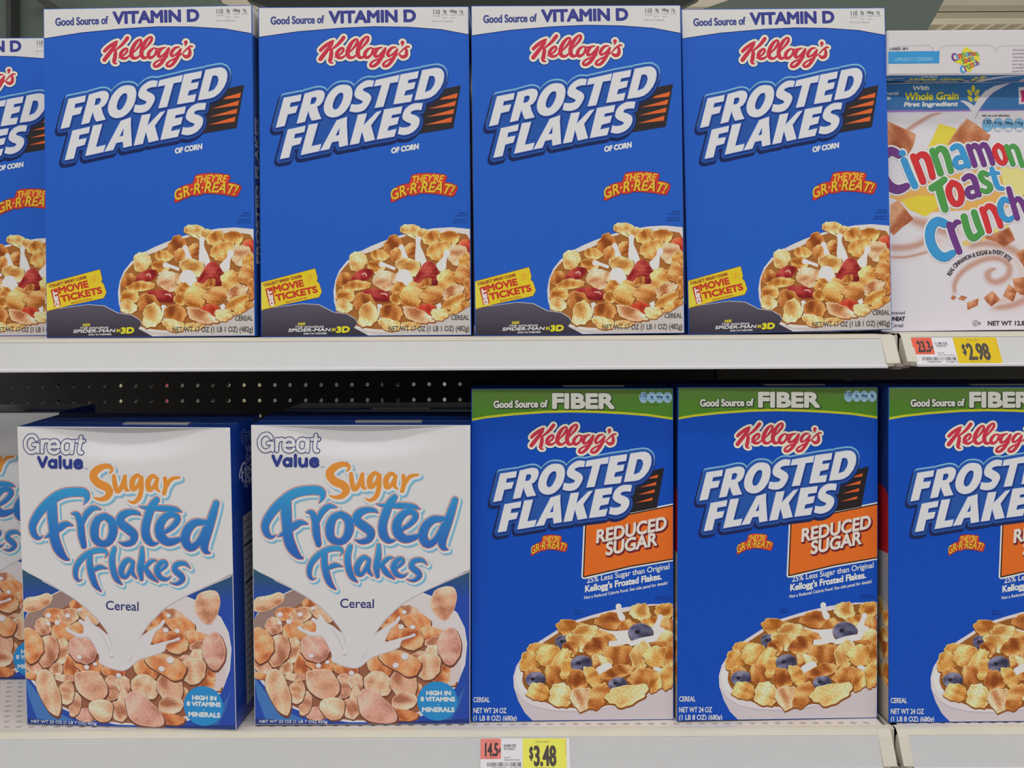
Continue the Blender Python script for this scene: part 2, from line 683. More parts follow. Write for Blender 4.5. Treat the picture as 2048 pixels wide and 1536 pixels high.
# block title, measured on one zoom; every row is a closed outline, holes listed apart
TITLE = [
    [(232, 322), (540, 262), (520, 372), (352, 405), (332, 485), (480, 460), (440, 578), (298, 610), (245, 808), (90, 842)],
    [(598, 248), (800, 192), (872, 187), (925, 205), (950, 250), (942, 310), (912, 385), (865, 445), (812, 475), (838, 570), (888, 685), (722, 718), (690, 650), (660, 550), (600, 738), (457, 770)],
    [tuple(p) for p in curve([(1290, 92), (1385, 112), (1430, 185), (1430, 290), (1392, 425), (1310, 550), (1200, 635), (1080, 660), (985, 625), (937, 540), (942, 425), (990, 300), (1075, 185), (1180, 110)], True, 3)],
    [tuple(p) for p in curve([(1817, 21), (1730, 11), (1640, 35), (1530, 118), (1478, 215), (1475, 280), (1505, 322), (1570, 352), (1614, 378), (1610, 408), (1560, 432), (1490, 440), (1415, 432)], False, 2)]
    + [tuple(p) for p in curve([(1385, 552), (1460, 570), (1560, 565), (1650, 525), (1712, 449), (1762, 350), (1762, 295), (1730, 252), (1680, 224), (1628, 196), (1616, 174), (1645, 150), (1710, 127), (1792, 121)], False, 2)],
    [(1848, 11), (2263, -81), (2235, 39), (2097, 61), (1980, 471), (1828, 496), (1952, 94), (1817, 119)],
    [(2285, -89), (2602, -146), (2578, -26), (2422, 4), (2405, 69), (2545, 44), (2518, 154), (2372, 194), (2345, 284), (2498, 257), (2465, 384), (2158, 431)],
    [(2665, -163), (2870, -202), (2950, -205), (3005, -180), (3040, -135), (3052, -70), (3036, 35), (2985, 145), (2905, 245), (2820, 305), (2740, 330), (2530, 361)],
    [(300, 875), (612, 808), (590, 915), (425, 950), (408, 1032), (552, 1008), (515, 1122), (372, 1160), (322, 1358), (163, 1390)],
    [(668, 790), (830, 765), (715, 1165), (888, 1128), (850, 1250), (528, 1318)],
    [(1160, 712), (1342, 650), (1335, 760), (1355, 1145), (1205, 1180), (1195, 1072), (1075, 1095), (1025, 1215), (868, 1245)],
    [(1533, 615), (1690, 592), (1630, 800), (1860, 568), (1948, 546), (1762, 800), (1832, 1050), (1655, 1090), (1605, 900), (1550, 1112), (1390, 1142)],
    [(1995, 524), (2315, 469), (2288, 589), (2132, 619), (2118, 679), (2258, 654), (2225, 775), (2076, 814), (2048, 899), (2212, 864), (2172, 994), (1865, 1047)],
    [tuple(p) for p in curve([(2675, 414), (2540, 414), (2430, 459), (2350, 539), (2318, 630), (2326, 690), (2390, 739), (2460, 765), (2465, 795), (2420, 826), (2340, 839), (2265, 829)], False, 2)]
    + [tuple(p) for p in curve([(2235, 949), (2320, 967), (2400, 959), (2510, 909), (2592, 819), (2620, 729), (2605, 664), (2540, 624), (2472, 602), (2462, 572), (2500, 541), (2580, 527), (2650, 529)], False, 2)],
]
TITLE_HOLES = [
    [(715, 320), (775, 303), (808, 318), (805, 365), (770, 420), (692, 438)],
    [tuple(p) for p in curve([(1250, 228), (1276, 258), (1270, 335), (1230, 430), (1178, 505), (1125, 525), (1090, 490), (1092, 420), (1130, 320), (1190, 245)], True, 3)],
    [(2785, -61), (2840, -71), (2880, -52), (2897, 10), (2872, 98), (2815, 180), (2710, 221)],
    [(1210, 835), (1202, 970), (1135, 985)],
]


def block_title(A, fr, stripes=True, clip=None):
    A.part('title_lettering', label='white slanted block title on a blue plate')
    T = [orient(p) for p in TITLE]
    Hh = [orient(p, False) for p in TITLE_HOLES]
    if stripes:
        A.poly(fr, [(3100, 150), (3345, 100), (3215, 848), (2600, 948), (2600, 300)], (44, 40, 44))
        for tr in ([(3292, 235), (3272, 322), (2975, 350), (3030, 310)], [(3262, 372), (3240, 458), (2780, 510)], [(3230, 512), (3212, 596), (2740, 652)], [(3195, 655), (3178, 742), (2715, 792)]):
            A.poly(fr, tr, (222, 102, 48))
    A.loops(fr, T, (20, 34, 84), grow=80, dx=-26, dy=52)
    A.loops(fr, T, (24, 40, 100), grow=80, dx=-4, dy=8)
    A.loops(fr, T[:7], (126, 180, 214), grow=62, dx=4, dy=-16)
    A.loops(fr, T + [orient([(240, 700), (2500, 300), (2500, 700), (330, 1100)]), orient([(330, 420), (2900, -60), (2700, 280), (250, 740)])], (36, 84, 166), grow=60, dx=-2, dy=10)
    A.loops(fr, T + Hh, (28, 50, 118), grow=24, dx=8, dy=14)
    A.loops(fr, T + Hh, (70, 110, 200), grow=10)
    A.loops(fr, T + Hh, (216, 216, 220))


def slogan(A, fr):
    """fr: the zoom on the slogan badge."""
    A.part('slogan_badge', label='small yellow slogan on a red badge')
    out = [(700, 130), (850, 100), (1080, 88), (1300, 100), (1530, 130), (1580, 170), (1560, 240), (1520, 320), (1700, 350), (1830, 400), (1860, 440), (1840, 520), (1770, 660), (1710, 680), (1400, 625), (1150, 600), (930, 595), (880, 590), (840, 625), (640, 655), (600, 620), (540, 670), (350, 740), (200, 815), (145, 810), (140, 770), (190, 620), (230, 500), (300, 430), (450, 380), (620, 345), (660, 200)]
    A.poly(fr, out, (140, 38, 66), grow=14)
    A.poly(fr, out, (206, 62, 48))
    y = (224, 188, 52)
    A.text(fr, "THEY'RE", [(670, 350), (900, 318), (1150, 300), (1450, 318)], 178, y, shear=0.32, bold=6)
    p = [(165, 785), (380, 690), (640, 612), (930, 572), (1250, 570), (1500, 600), (1690, 640)]
    A.text(fr, 'GR\u00b7R\u00b7REAT!', p, 250, (122, 40, 30), shear=0.28, bold=12, dx=16, dy=8)
    A.text(fr, 'GR\u00b7R\u00b7REAT!', p, 250, y, shear=0.28, bold=7)


GOLD = [((166, 92, 30), (222, 162, 84), (246, 216, 150)),
        ((190, 126, 58), (232, 194, 126), (248, 230, 186)),
        ((136, 66, 24), (196, 122, 56), (234, 186, 120)),
        ((178, 108, 66), (224, 178, 134), (246, 226, 198))]
FROST = [((170, 106, 78), (220, 166, 136), (240, 206, 182)),
         ((186, 122, 88), (228, 182, 148), (244, 216, 190)),
         ((170, 86, 48), (222, 142, 90), (238, 188, 146)),
         ((164, 98, 80), (212, 156, 138), (232, 192, 176))]
RED = ((104, 18, 22), (152, 34, 36), (196, 82, 70))
REDL = ((160, 40, 30), (206, 70, 44), (226, 120, 84))
BERRY = ((40, 38, 60), (76, 74, 104), (138, 136, 164))
MILK = (222, 220, 224)


def nutrition_row(A, fr, cells, col, boxes=None):
    """cells: (x, y, width, big, [small lines])."""
    for x, y, w, big, small in cells:
        A.text(fr, big, [(x, y), (x + w, y)], 20 if len(big) < 5 else 19, col, bold=0.8)
        for i, s in enumerate(small):
            A.text(fr, s, [(x, y + 9 + 9 * i + 5), (x + w, y + 9 + 9 * i + 5)], 6.5, col)


# ------------------------------------------------------------------ cartons


def carton(root, W, H, D, cols, m=None, front_warp=None, flap_tabs=True, flap_from=0.28):
    """The folded card carton: bevelled body whose faces are inked front/back, sides, top, bottom; a glued top flap seam."""
    m = m or M_PRINT
    bm = bmesh.new()
    add_box(bm, -W / 2, W / 2, 0, D, 0, H, bevel=0.0006)
    me = bpy.data.meshes.new('carton')
    if front_warp:
        # replace the flat front by a fine grid that follows the bent card
        bm.normal_update()
        big = [f for f in bm.faces if f.normal.y < -0.99]
        bmesh.ops.delete(bm, geom=big, context='FACES_ONLY')
        nx, nz = 56, 90
        e = 0.0006
        gv = [[bm.verts.new((-W / 2 + e + (W - 2 * e) * i / nx, 0, e + (H - 2 * e) * j / nz)) for i in range(nx + 1)] for j in range(nz + 1)]
        for j in range(nz):
            for i in range(nx):
                bm.faces.new((gv[j][i], gv[j][i + 1], gv[j + 1][i + 1], gv[j + 1][i]))
        bmesh.ops.remove_doubles(bm, verts=bm.verts[:], dist=1e-5)
        for v in bm.verts:
            if v.co.y < 0.003:
                v.co.y += front_warp(v.co.x + W / 2, v.co.z) * (1 - v.co.y / 0.003)
    bm.normal_update()
    bm.to_mesh(me)
    bm.free()
    ca = me.color_attributes.new('ink', 'FLOAT_COLOR', 'CORNER')
    for p in me.polygons:
        n = p.normal
        k = 'front' if n.y < -0.7 else 'back' if n.y > 0.7 else 'left' if n.x < -0.7 else 'right' if n.x > 0.7 else 'top' if n.z > 0.7 else 'bottom' if n.z < -0.7 else 'edge'
        c = ink(cols.get(k, cols['side'] if k in ('left', 'right') else cols['front']))
        for li in p.loop_indices:
            ca.data[li].color = c
        p.use_smooth = bool(front_warp) and k == 'front'
    me.materials.append(m)
    o = link(bpy.data.objects.new('carton', me), root)
    # the outer top flap, glued down, with its tab
    fb = bmesh.new()
    add_box(fb, -W / 2 + 0.001, W / 2 - 0.001, D * flap_from, D - 0.0012, H, H + 0.0005, bevel=0.0002)
    f = bm_obj('top_flap', fb, m, root)
    fa = f.data.color_attributes.new('ink', 'FLOAT_COLOR', 'CORNER')
    for d in fa.data:
        d.color = ink(cols['top'])
    if flap_tabs:
        tb = bmesh.new()
        add_box(tb, -W * 0.04, W * 0.27, D * 0.20, D * 0.30, H, H + 0.0008, bevel=0.0002)
        t = bm_obj('tab', tb, m, f)
        ta = t.data.color_attributes.new('ink', 'FLOAT_COLOR', 'CORNER')
        for d in ta.data:
            d.color = ink((176, 174, 168))
    return o


def seat(root, x, y, shelf, yaw, roll, lean, W, D):
    """Stand a box on its shelf: turned, tilted, with its lowest base corner touching."""
    root.rotation_mode = 'YXZ'
    root.rotation_euler = (R(lean), R(roll), R(yaw))
    M = root.rotation_euler.to_matrix()
    lo = min((M @ Vector((sx * W / 2, sy * D, 0))).z for sx in (-1, 1) for sy in (0, 1))
    root.location = (x, y, shelf - lo + 0.0002)


# ------------------------------------------------------------------ blue box with the white vitamin banner
VW, VH, VD = 0.1905, 0.2985, 0.068
VQ2 = [(515.6, 17.3), (937, 13.7), (519.5, 674), (944.4, 672.6)]
VQ3 = [(941, 12.5), (1360, 13), (947, 671), (1371, 666)]


def vitamin_box(label, group):
    rng = random.Random(17)
    root = empty('cereal_box', label, 'cereal box', group=group)
    carton(root, VW, VH, VD, dict(front=BLUE, side=(34, 72, 150), left=(34, 72, 150), right=(40, 80, 160), back=BLUE, top=(210, 210, 208), bottom=(120, 110, 96)))
    A = Art(VW, VH)
    f1 = Frame(505, 0, 4.518, VQ2, VW, VH)
    f2 = Frame(505, 330, 4.267, VQ2, VW, VH)
    fp = Frame(0, 0, 1, VQ2, VW, VH)
    ft = Frame(540, 160, 8.775, VQ2, VW, VH)
    fs = Frame(770, 340, 12.8, VQ2, VW, VH)
    fk = Frame(1056, 60, 10.24, VQ3, VW, VH)
    A.part('vitamin_banner', label='white banner across the top with dark blue print')
    A.poly(f1, [(20, 40), (2000, 40), (2000, 312), (1700, 268), (1400, 248), (1100, 244), (800, 258), (400, 292), (20, 342)], (28, 44, 110), dy=7)
    A.poly(f1, [(20, 40), (2000, 40), (2000, 312), (1700, 268), (1400, 248), (1100, 244), (800, 258), (400, 292), (20, 342)], WHITE)
    A.text(f1, 'Good Source of', [(162, 231), (640, 217)], 66, (70, 78, 140), bold=4.0)
    A.text(f1, 'VITAMIN D', [(690, 216), (1466, 199)], 100, (58, 62, 138), bold=8)
    g = (104, 104, 112)
    for x0, x1, s, h, y in ((1630, 1688, '110', 40, 135), (1720, 1748, '0g', 26, 120), (1780, 1842, '140mg', 26, 120), (1870, 1898, '11g', 26, 120)):
        A.text(f1, s, [(x0, y), (x1, y)], h, g, bold=1.6)
    for x0, x1, s, y in ((1625, 1694, 'CALORIES', 158), (1708, 1760, 'SAT FAT', 146), (1784, 1840, 'SODIUM', 146), (1858, 1914, 'SUGARS', 146), (1712, 1756, '0% DV', 174), (1788, 1830, '6% DV', 174), (1622, 1804, 'PER 3/4 CUP SERVING', 206)):
        A.text(f1, s, [(x0, y), (x1, y)], 13, g)
    A.part('bowl_picture', M_FOOD, 'picture of golden flakes and strawberries in a white bowl')
    bowl = [(1890, 548), (1700, 533), (1550, 541), (1400, 567), (1250, 603), (1100, 655), (1000, 696), (900, 745), (800, 820), (735, 900), (700, 985), (684, 1080), (690, 1170), (715, 1260), (762, 1335), (830, 1385), (900, 1500), (1890, 1500)]
    A.poly(f2, bowl, (216, 211, 208))
    A.poly(f2, [(1890, 1205), (1750, 1272), (1600, 1335), (1400, 1398), (1200, 1428), (1000, 1426), (860, 1396), (770, 1345), (850, 1400), (960, 1435), (1080, 1500), (1890, 1500)], (196, 190, 186))
    A.poly(f2, [(720, 960), (860, 800), (1060, 720), (1300, 610), (1600, 590), (1880, 640), (1880, 1150), (1600, 1310), (1300, 1400), (1000, 1400), (800, 1330), (715, 1150)], (164, 104, 50), smooth=True)
    D = (150, 84, 36)
    for cx, cy, rx, ry, ro, t in ((1360, 565, 105, 55, 20, 1), (1450, 595, 75, 50, 10, 1), (1530, 625, 82, 62, -20, 0), (1680, 630, 88, 70, 10, 0), (1200, 690, 80, 95, 25, 2), (1250, 760, 85, 62, -20, 2), (1350, 730, 60, 62, 30, 2)):
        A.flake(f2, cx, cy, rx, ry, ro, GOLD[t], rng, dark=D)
    A.flake(f2, 1832, 692, 72, 56, 20, REDL, rng, rough=0.03, cup=False)
    for cx, cy, rx, ry, ro, t in ((1590, 732, 112, 78, -20, 0), (1755, 770, 88, 92, 20, 3), (1825, 842, 64, 82, 0, 0), (1080, 770, 80, 50, 10, 0), (895, 822, 76, 88, 20, 1), (1050, 872, 78, 62, 20, 0)):
        A.flake(f2, cx, cy, rx, ry, ro, GOLD[t], rng, dark=D)
    A.strokes(f2, [[(1413, 632, 24), (1412, 690, 20), (1425, 770, 40), (1440, 850, 52)], [(1268, 704, 24), (1285, 740, 17), (1298, 800, 30)]], MILK)
    for cx, cy, rx, ry, ro, t in ((1150, 960, 110, 56, 15, 3), (1325, 872, 112, 80, 20, 1)):
        A.flake(f2, cx, cy, rx, ry, ro, GOLD[t], rng, dark=D)
    A.strokes(f2, [[(1098, 850, 24), (1140, 860, 14), (1205, 884, 14)], [(1662, 752, 28), (1642, 800, 20), (1612, 865, 46)], [(1290, 960, 70), (1320, 985, 50)]], MILK)
    berry = curve([(1375, 1000), (1410, 920), (1455, 850), (1500, 822), (1545, 838), (1588, 905), (1600, 985), (1560, 1050), (1470, 1030)], True, 3)
    A.piece(f2, berry, RED, rng, rough=0.02, cup=False, dark=D)
    for i in range(26):
        A.ellipse(f2, 1440 + (i % 6) * 26 + (i // 6 % 2) * 12, 880 + (i // 6) * 34, 4, 5, (206, 120, 96), n=6)
    for cx, cy, rx, ry, ro, t in ((785, 985, 72, 66, 20, 2),):
        A.flake(f2, cx, cy, rx, ry, ro, GOLD[t], rng, dark=D)
    A.flake(f2, 925, 950, 105, 52, -28, RED, rng, rough=0.04, cup=False, dark=D)
    A.strokes(f2, [[(930, 935, 5), (955, 925, 6), (968, 945, 5)]], (226, 170, 160))
    for cx, cy, rx, ry, ro, t in ((880, 1032, 125, 46, -8, 0), (1110, 1015, 105, 52, 28, 3), (1245, 1062, 66, 60, -30, 0), (1662, 988, 86, 96, 10, 0), (1800, 935, 72, 84, 0, 2), (1845, 1062, 42, 92, 0, 2)):
        A.flake(f2, cx, cy, rx, ry, ro, GOLD[t], rng, dark=D)
    A.flake(f2, 1060, 1112, 132, 54, 10, RED, rng, rough=0.05, cup=False, dark=D)
    A.strokes(f2, [[(1090, 1100, 4), (1130, 1102, 7), (1145, 1118, 4)]], (232, 170, 160))
    A.strokes(f2, [[(1080, 1215, 26), (1105, 1290, 40)], [(1590, 1200, 22), (1610, 1260, 18)], [(1790, 1150, 30), (1700, 1220, 16)]], MILK)
    for cx, cy, rx, ry, ro, t in ((790, 1122, 82, 66, 0, 0), (775, 1205, 74, 60, 10, 1), (952, 1180, 98, 78, 20, 2), (985, 1282, 86, 108, 20, 1), (1232, 1140, 62, 56, -20, 0), (1355, 1112, 92, 112, 20, 0), (1475, 1012, 62, 36, -30, 2), (1530, 1112, 102, 76, -20, 2), (1715, 1092, 102, 62, -30, 3), (1718, 1172, 112, 46, -28, 0)):
        A.flake(f2, cx, cy, rx, ry, ro, GOLD[t], rng, dark=D)
    A.flake(f2, 1482, 1242, 82, 56, 0, REDL, rng, rough=0.04, cup=False, dark=D)
    for cx, cy, rx, ry, ro, t in ((1185, 1268, 98, 80, 10, 2), (1165, 1365, 100, 52, 16, 1), (1412, 1290, 142, 56, 20, 3), (1345, 1375, 86, 32, 0, 1), (1600, 1280, 80, 54, 0, 1), (1765, 1225, 100, 32, -28, 0)):
        A.flake(f2, cx, cy, rx, ry, ro, GOLD[t], rng, dark=D)
    A.part('film_panel', label='dark corner panel with white and yellow film lettering')
    A.poly(f2, [(40, 1242), (120, 1222), (260, 1205), (420, 1185), (560, 1195), (680, 1258), (800, 1275), (872, 1318), (890, 1352), (862, 1392), (985, 1475), (40, 1475)], (206, 204, 206), dx=4, dy=-4)
    A.poly(f2, [(40, 1242), (120, 1222), (260, 1205), (420, 1185), (560, 1195), (680, 1258), (800, 1275), (872, 1318), (890, 1352), (862, 1392), (985, 1475), (40, 1475)], lambda x, y: (92 - (y - 1180) * 0.13, 86 - (y - 1180) * 0.125, 100 - (y - 1180) * 0.13))
    A.text(f2, 'SEE', [(378, 1368), (440, 1366)], 20, (226, 206, 44), shear=0.2, bold=1.2)
    w = (224, 220, 222)
    A.text(f2, 'THE AMAZING', [(352, 1391), (598, 1389)], 15, w, shear=0.3, bold=0.7)
    A.text(f2, 'SPIDER-MAN', [(296, 1424), (654, 1420)], 26, w, shear=0.3, bold=1.3)
    A.text(f2, 'IN', [(672, 1420), (700, 1419)], 24, (206, 196, 44), shear=0.2, bold=2)
    A.text(f2, '3D', [(712, 1431), (818, 1428)], 46, (226, 214, 40), shear=0.15, bold=4.5)
    A.text(f2, 'ONLY IN THEATERS', [(428, 1447), (626, 1445)], 12, w, bold=0.8)
    A.part('movie_ticket', label='yellow ticket printed at the lower left corner')
    tk = [(60, 1003), (528, 884), (548, 965), (540, 990), (562, 1012), (584, 1082), (560, 1128), (250, 1192), (62, 1236)]
    A.poly(f2, tk, (150, 96, 40), grow=3)
    A.poly(f2, tk, (230, 196, 44))
    A.poly(f2, [(62, 1020), (108, 1010), (140, 1205), (62, 1228)], (234, 208, 72))
    A.strokes(f2, [[(486, 938, 9), (484, 960, 7), (480, 985, 12)]] + [[(484, 955, 2.2), (484 + dx * 0.6, 955 + dy * 0.4, 2.4), (484 + dx, 955 + dy, 1.6)] for dx, dy in ((-40, -22), (-46, 8), (-40, 40), (44, -30), (48, 0), (36, 44))], (220, 172, 44))
    r_ = (190, 60, 42)
    A.text(f2, 'COLLECT SPIDEY CODES', [(90, 1036), (414, 958)], 22, (150, 64, 40), bold=2)
    A.text(f2, 'MOVIE', [(178, 1088), (430, 1032)], 54, r_, bold=4.5)
    A.text(f2, 'TICKETS', [(196, 1160), (548, 1085)], 52, r_, bold=4.5)
    A.poly(f2, [(100, 1056), (160, 1040), (190, 1185), (135, 1203)], r_)
    A.text(f2, 'GET', [(176, 1196), (152, 1062)], 32, (228, 220, 216), bold=4, up=(-0.96, 0.2))
    A.text(f2, 'SEE BACK FOR DETAILS', [(280, 1178), (460, 1138)], 12, (170, 84, 44), bold=0.8)
    block_title(A, ft)
    A.part('grain_print')
    A.text(f1, 'OF CORN', [(1252, 1386), (1496, 1345)], 44, (216, 218, 224), shear=0.2, bold=4)
    A.part('serving_note')
    for i, s in enumerate(('SERVING', 'SUGGESTION', 'ENLARGED TO', 'SHOW TEXTURE')):
        A.part('serving_note' if i < 2 else 'texture_note')
        A.text(f2, s, [(1765 - (0, 30, 40, 50)[i], (418, 440, 474, 496)[i]), (1836, (418, 440, 474, 496)[i])], 13, (30, 54, 120))
    A.part('weight_print')
    A.text(f2, 'CEREAL', [(1700, 1328), (1852, 1328)], 40, (76, 72, 74), bold=1)
    A.text(f2, 'NET WT 17 OZ (1 LB 1 OZ) (482g)', [(1160, 1424), (1854, 1424)], 44, (84, 78, 76), bold=1)
    slogan(A, fs)
    script_logo(A, fk)
    A.build(root)
    # side print, glimpsed in the gaps
    for pl, x in (('right', VW / 2), ('left', VW / 2)):
        B = Art(VD, VH, plane=pl, depth=x)
        fr = Frame(0, 0, 1, [(0, 0), (68, 0), (0, 298), (68, 298)], VD, VH)
        B.part('side_band')
        B.poly(fr, [(0, 0), (68, 0), (68, 22), (0, 26)], (200, 198, 196))
        B.part('side_lettering')
        B.text(fr, 'FROSTED FLAKES', [(14, 232), (14, 100)], 9, (190, 192, 200), bold=0.5)
        B.part('facts_table')
        B.poly(fr, [(26, 120), (62, 120), (62, 270), (26, 270)], (190, 190, 190))
        for i in range(16):
            B.poly(fr, [(28, 128 + i * 8.6), (58, 128 + i * 8.6), (58, 129 + i * 8.6), (28, 129 + i * 8.6)], (60, 60, 80))
        B.build(root)
    return root


# ------------------------------------------------------------------ blue box with the green fibre banner
FW, FH, FD = 0.184, 0.302, 0.075
FQ = [(939.5, 776.5), (1350, 775), (942.5, 1444.6), (1348.8, 1439.3)]


def fiber_box(label, group):
    rng = random.Random(23)
    root = empty('cereal_box', label, 'cereal box', group=group)
    FB = (8, 74, 182)
    carton(root, FW, FH, FD, dict(front=FB, side=(30, 60, 130), back=FB, top=(22, 50, 120), bottom=(120, 110, 96)))
    A = Art(FW, FH)
    f7 = Frame(920, 740, 3.84, FQ, FW, FH)
    f8 = Frame(920, 1130, 3.783, FQ, FW, FH)
    fp = Frame(0, 0, 1, FQ, FW, FH)
    ft = Frame(920, 740, 3.84, FQ, FW, FH, pre=np.array([[.4181, .01016, 202.7], [.02015, .4255, 658.3]]))
    fs = Frame(920, 740, 3.84, FQ, FW, FH, pre=np.array([[.165, 0, 521], [0, .2173, 1253]]))
    fk = Frame(1052.7, 837.8, 10.6, FQ, FW, FH)
    A.part('fiber_banner', label='green banner with a yellow rim and white print')
    bl = [(1700, 368), (1450, 340), (1250, 325), (1050, 316), (850, 312), (650, 317), (400, 335), (200, 357), (60, 378)]
    A.poly(f7, [(60, 100), (1700, 100)] + bl, (196, 198, 44), dy=14)
    A.poly(f7, [(60, 100), (1700, 100)] + bl, lambda x, y: (88 - (y - 140) * 0.05, 122 + (y - 140) * 0.06, 54 - (y - 140) * 0.08), dy=-4)
    dk = (52, 62, 44)
    for s, p, h, b in (('Good Source of', [(252, 290), (668, 284)], 52, 3.2), ('FIBER', [(714, 290), (1184, 290)], 106, 9)):
        A.text(f7, s, p, h, dk, bold=b + 7, dx=3, dy=3)
        A.text(f7, s, p, h, (214, 214, 206), bold=b)
    for i, x in enumerate((1418, 1482, 1542, 1605)):
        A.ellipse(f7, x, 208, 34, 44, (150, 190, 220))
    g = (40, 52, 90)
    for x0, x1, s, h in ((1395, 1442, '110', 34), (1472, 1492, '0g', 18), (1518, 1566, '160mg', 18), (1594, 1616, '8g', 18)):
        A.text(f7, s, [(x0, 212), (x1, 212)], h, g, bold=1.2)
    for x0, x1, s in ((1394, 1446, 'CALORIES'), (1460, 1504, 'SAT FAT'), (1520, 1562, 'SODIUM'), (1584, 1628, 'SUGARS')):
        A.text(f7, s, [(x0, 230), (x1, 230)], 9, g)
    A.text(f7, 'PER 3/4 CUP SERVING', [(1388, 272), (1535, 272)], 10, (60, 84, 40))
    A.part('bowl_picture', M_FOOD, 'picture of flakes and blueberries in a white bowl')
    rim = [(1640, 298), (1450, 300), (1250, 325), (1100, 358), (1000, 385), (880, 422), (760, 482), (600, 582), (480, 682), (424, 770), (402, 850)]
    A.poly(f8, rim + [(406, 930), (440, 1030), (490, 1120), (550, 1240), (1640, 1240)], (204, 194, 200))
    A.poly(f8, rim + [(412, 940), (470, 1020), (560, 1072), (700, 1100), (900, 1108), (1100, 1085), (1300, 1035), (1500, 955), (1640, 890)], (190, 178, 190), dy=9)
    A.poly(f8, rim + [(412, 940), (470, 1020), (560, 1072), (700, 1100), (900, 1108), (1100, 1085), (1300, 1035), (1500, 955), (1640, 890)], (216, 208, 214))
    A.poly(f8, [(470, 900), (480, 720), (620, 600), (900, 440), (1250, 360), (1600, 340), (1640, 850), (1450, 960), (1250, 1040), (900, 1085), (640, 1040)], (150, 92, 36), smooth=True)
    A.poly(f8, [(420, 850), (446, 780), (480, 790), (470, 880), (500, 960), (460, 960)], (226, 222, 226), smooth=True)
    D = (140, 78, 28)

    def fl(rows):
        for cx, cy, rx, ry, ro, t in rows:
            A.flake(f8, cx, cy, rx, ry, ro, GOLD[t], rng, dark=D)

    def bb(cx, cy, rx, ry):
        A.flake(f8, cx, cy, rx, ry, 0, BERRY, rng, rough=0.02, cup=False, dark=(110, 66, 36))
        A.ellipse(f8, cx - rx * 0.25, cy - ry * 0.1, rx * 0.22, ry * 0.22, (36, 32, 50), n=10)
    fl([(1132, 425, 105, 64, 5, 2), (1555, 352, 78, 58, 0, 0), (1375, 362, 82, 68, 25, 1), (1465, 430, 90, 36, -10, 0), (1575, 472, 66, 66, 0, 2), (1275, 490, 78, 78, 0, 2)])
    A.poly(f8, [(1030, 480), (1120, 500), (1240, 500), (1500, 470), (1560, 520), (1400, 590), (1240, 600), (1100, 570)], MILK, smooth=True)
    fl([(845, 482, 118, 62, 5, 0), (960, 515, 98, 62, 0, 1), (1100, 552, 84, 46, 20, 2)])
    A.strokes(f8, [[(1203, 318, 22), (1208, 360, 18), (1228, 402, 26)], [(1522, 400, 22), (1505, 440, 18), (1490, 490, 34)], [(1130, 604, 24), (1190, 598, 24), (1240, 580, 26)]], MILK)
    bb(1370, 518, 92, 74)
    A.strokes(f8, [[(1300, 598, 18), (1390, 575, 24), (1500, 556, 22)]], MILK)
    bb(785, 588, 62, 52)
    fl([(1575, 562, 74, 62, 0, 1), (905, 592, 105, 64, 10, 1), (1035, 622, 95, 72, -10, 2), (605, 645, 96, 54, 0, 0), (525, 735, 74, 82, 10, 0), (668, 690, 98, 82, -15, 0), (830, 642, 62, 62, 0, 2), (760, 722, 110, 48, -50, 0), (1500, 640, 110, 60, -8, 2), (1215, 690, 125, 82, 5, 2), (1080, 732, 86, 42, 25, 1), (1375, 690, 78, 108, 20, 1), (1500, 695, 112, 82, 0, 0), (1600, 690, 52, 84, 0, 0), (1010, 770, 56, 54, 0, 2)])
    A.strokes(f8, [[(1060, 800, 30), (1120, 775, 34)], [(1490, 800, 28), (1530, 810, 24)]], MILK)
    fl([(1190, 812, 138, 46, -15, 2), (548, 822, 64, 36, -20, 2), (722, 832, 84, 74, 0, 2), (820, 790, 62, 84, 30, 0)])
    bb(918, 752, 80, 64)
    fl([(1400, 852, 128, 72, 0, 2), (1580, 850, 62, 94, 10, 0), (892, 872, 84, 78, 0, 2), (1005, 852, 52, 94, -30, 0)])
    bb(570, 872, 76, 60)
    fl([(600, 962, 96, 66, 12, 0), (772, 985, 98, 90, 15, 1), (1125, 910, 64, 52, 0, 2), (925, 1012, 88, 90, 0, 3), (1052, 992, 70, 112, 35, 2)])
    bb(1195, 902, 72, 52)
    fl([(1480, 890, 52, 84, 20, 0), (1268, 985, 162, 78, -14, 1)])
    A.part('reduced_sugar_badge', label='orange badge with white lettering')
    ob = [(1173, 1048.6), (1352, 1013), (1352, 1118), (1260, 1133), (1168.5, 1154)]
    A.poly(fp, ob, (226, 226, 230), grow=5.5)
    A.poly(fp, ob, (26, 24, 28), grow=2.5)
    A.poly(fp, ob, (226, 106, 34))
    for s, p, h, b in (('REDUCED', [(1052, 1332), (1588, 1226)], 96, 4.5), ('SUGAR', [(1124, 1428), (1516, 1348)], 96, 4.5)):
        A.text(f7, s, p, h, (110, 30, 40), bold=b + 7, dx=7, dy=9, up=(0.06, -1))
        A.text(f7, s, p, h, (222, 214, 206), bold=b, up=(0.06, -1))
    w = (220, 222, 230)
    A.part('claim_print', label='white slanted claim lettering below the badge')
    A.text(f8, '25% Less Sugar than Original', [(962, 142), (1590, 34)], 40, w, shear=0.18, bold=0.9)
    A.text(f8, "Kellogg's Frosted Flakes.", [(950, 210), (1530, 112)], 46, w, shear=0.18, bold=2.6)
    A.text(f8, 'Not a Reduced Calorie Food. See side panel for details!', [(942, 264), (1576, 150)], 22, w, shear=0.18, bold=0.6)
    # title, without the plain stripes of the other box
    A.part('title_lettering', label='white slanted block title on a blue plate')
    A.poly(f7, [(1400, 800), (1576, 752), (1520, 1062), (1180, 1128), (1180, 900)], (34, 30, 34))
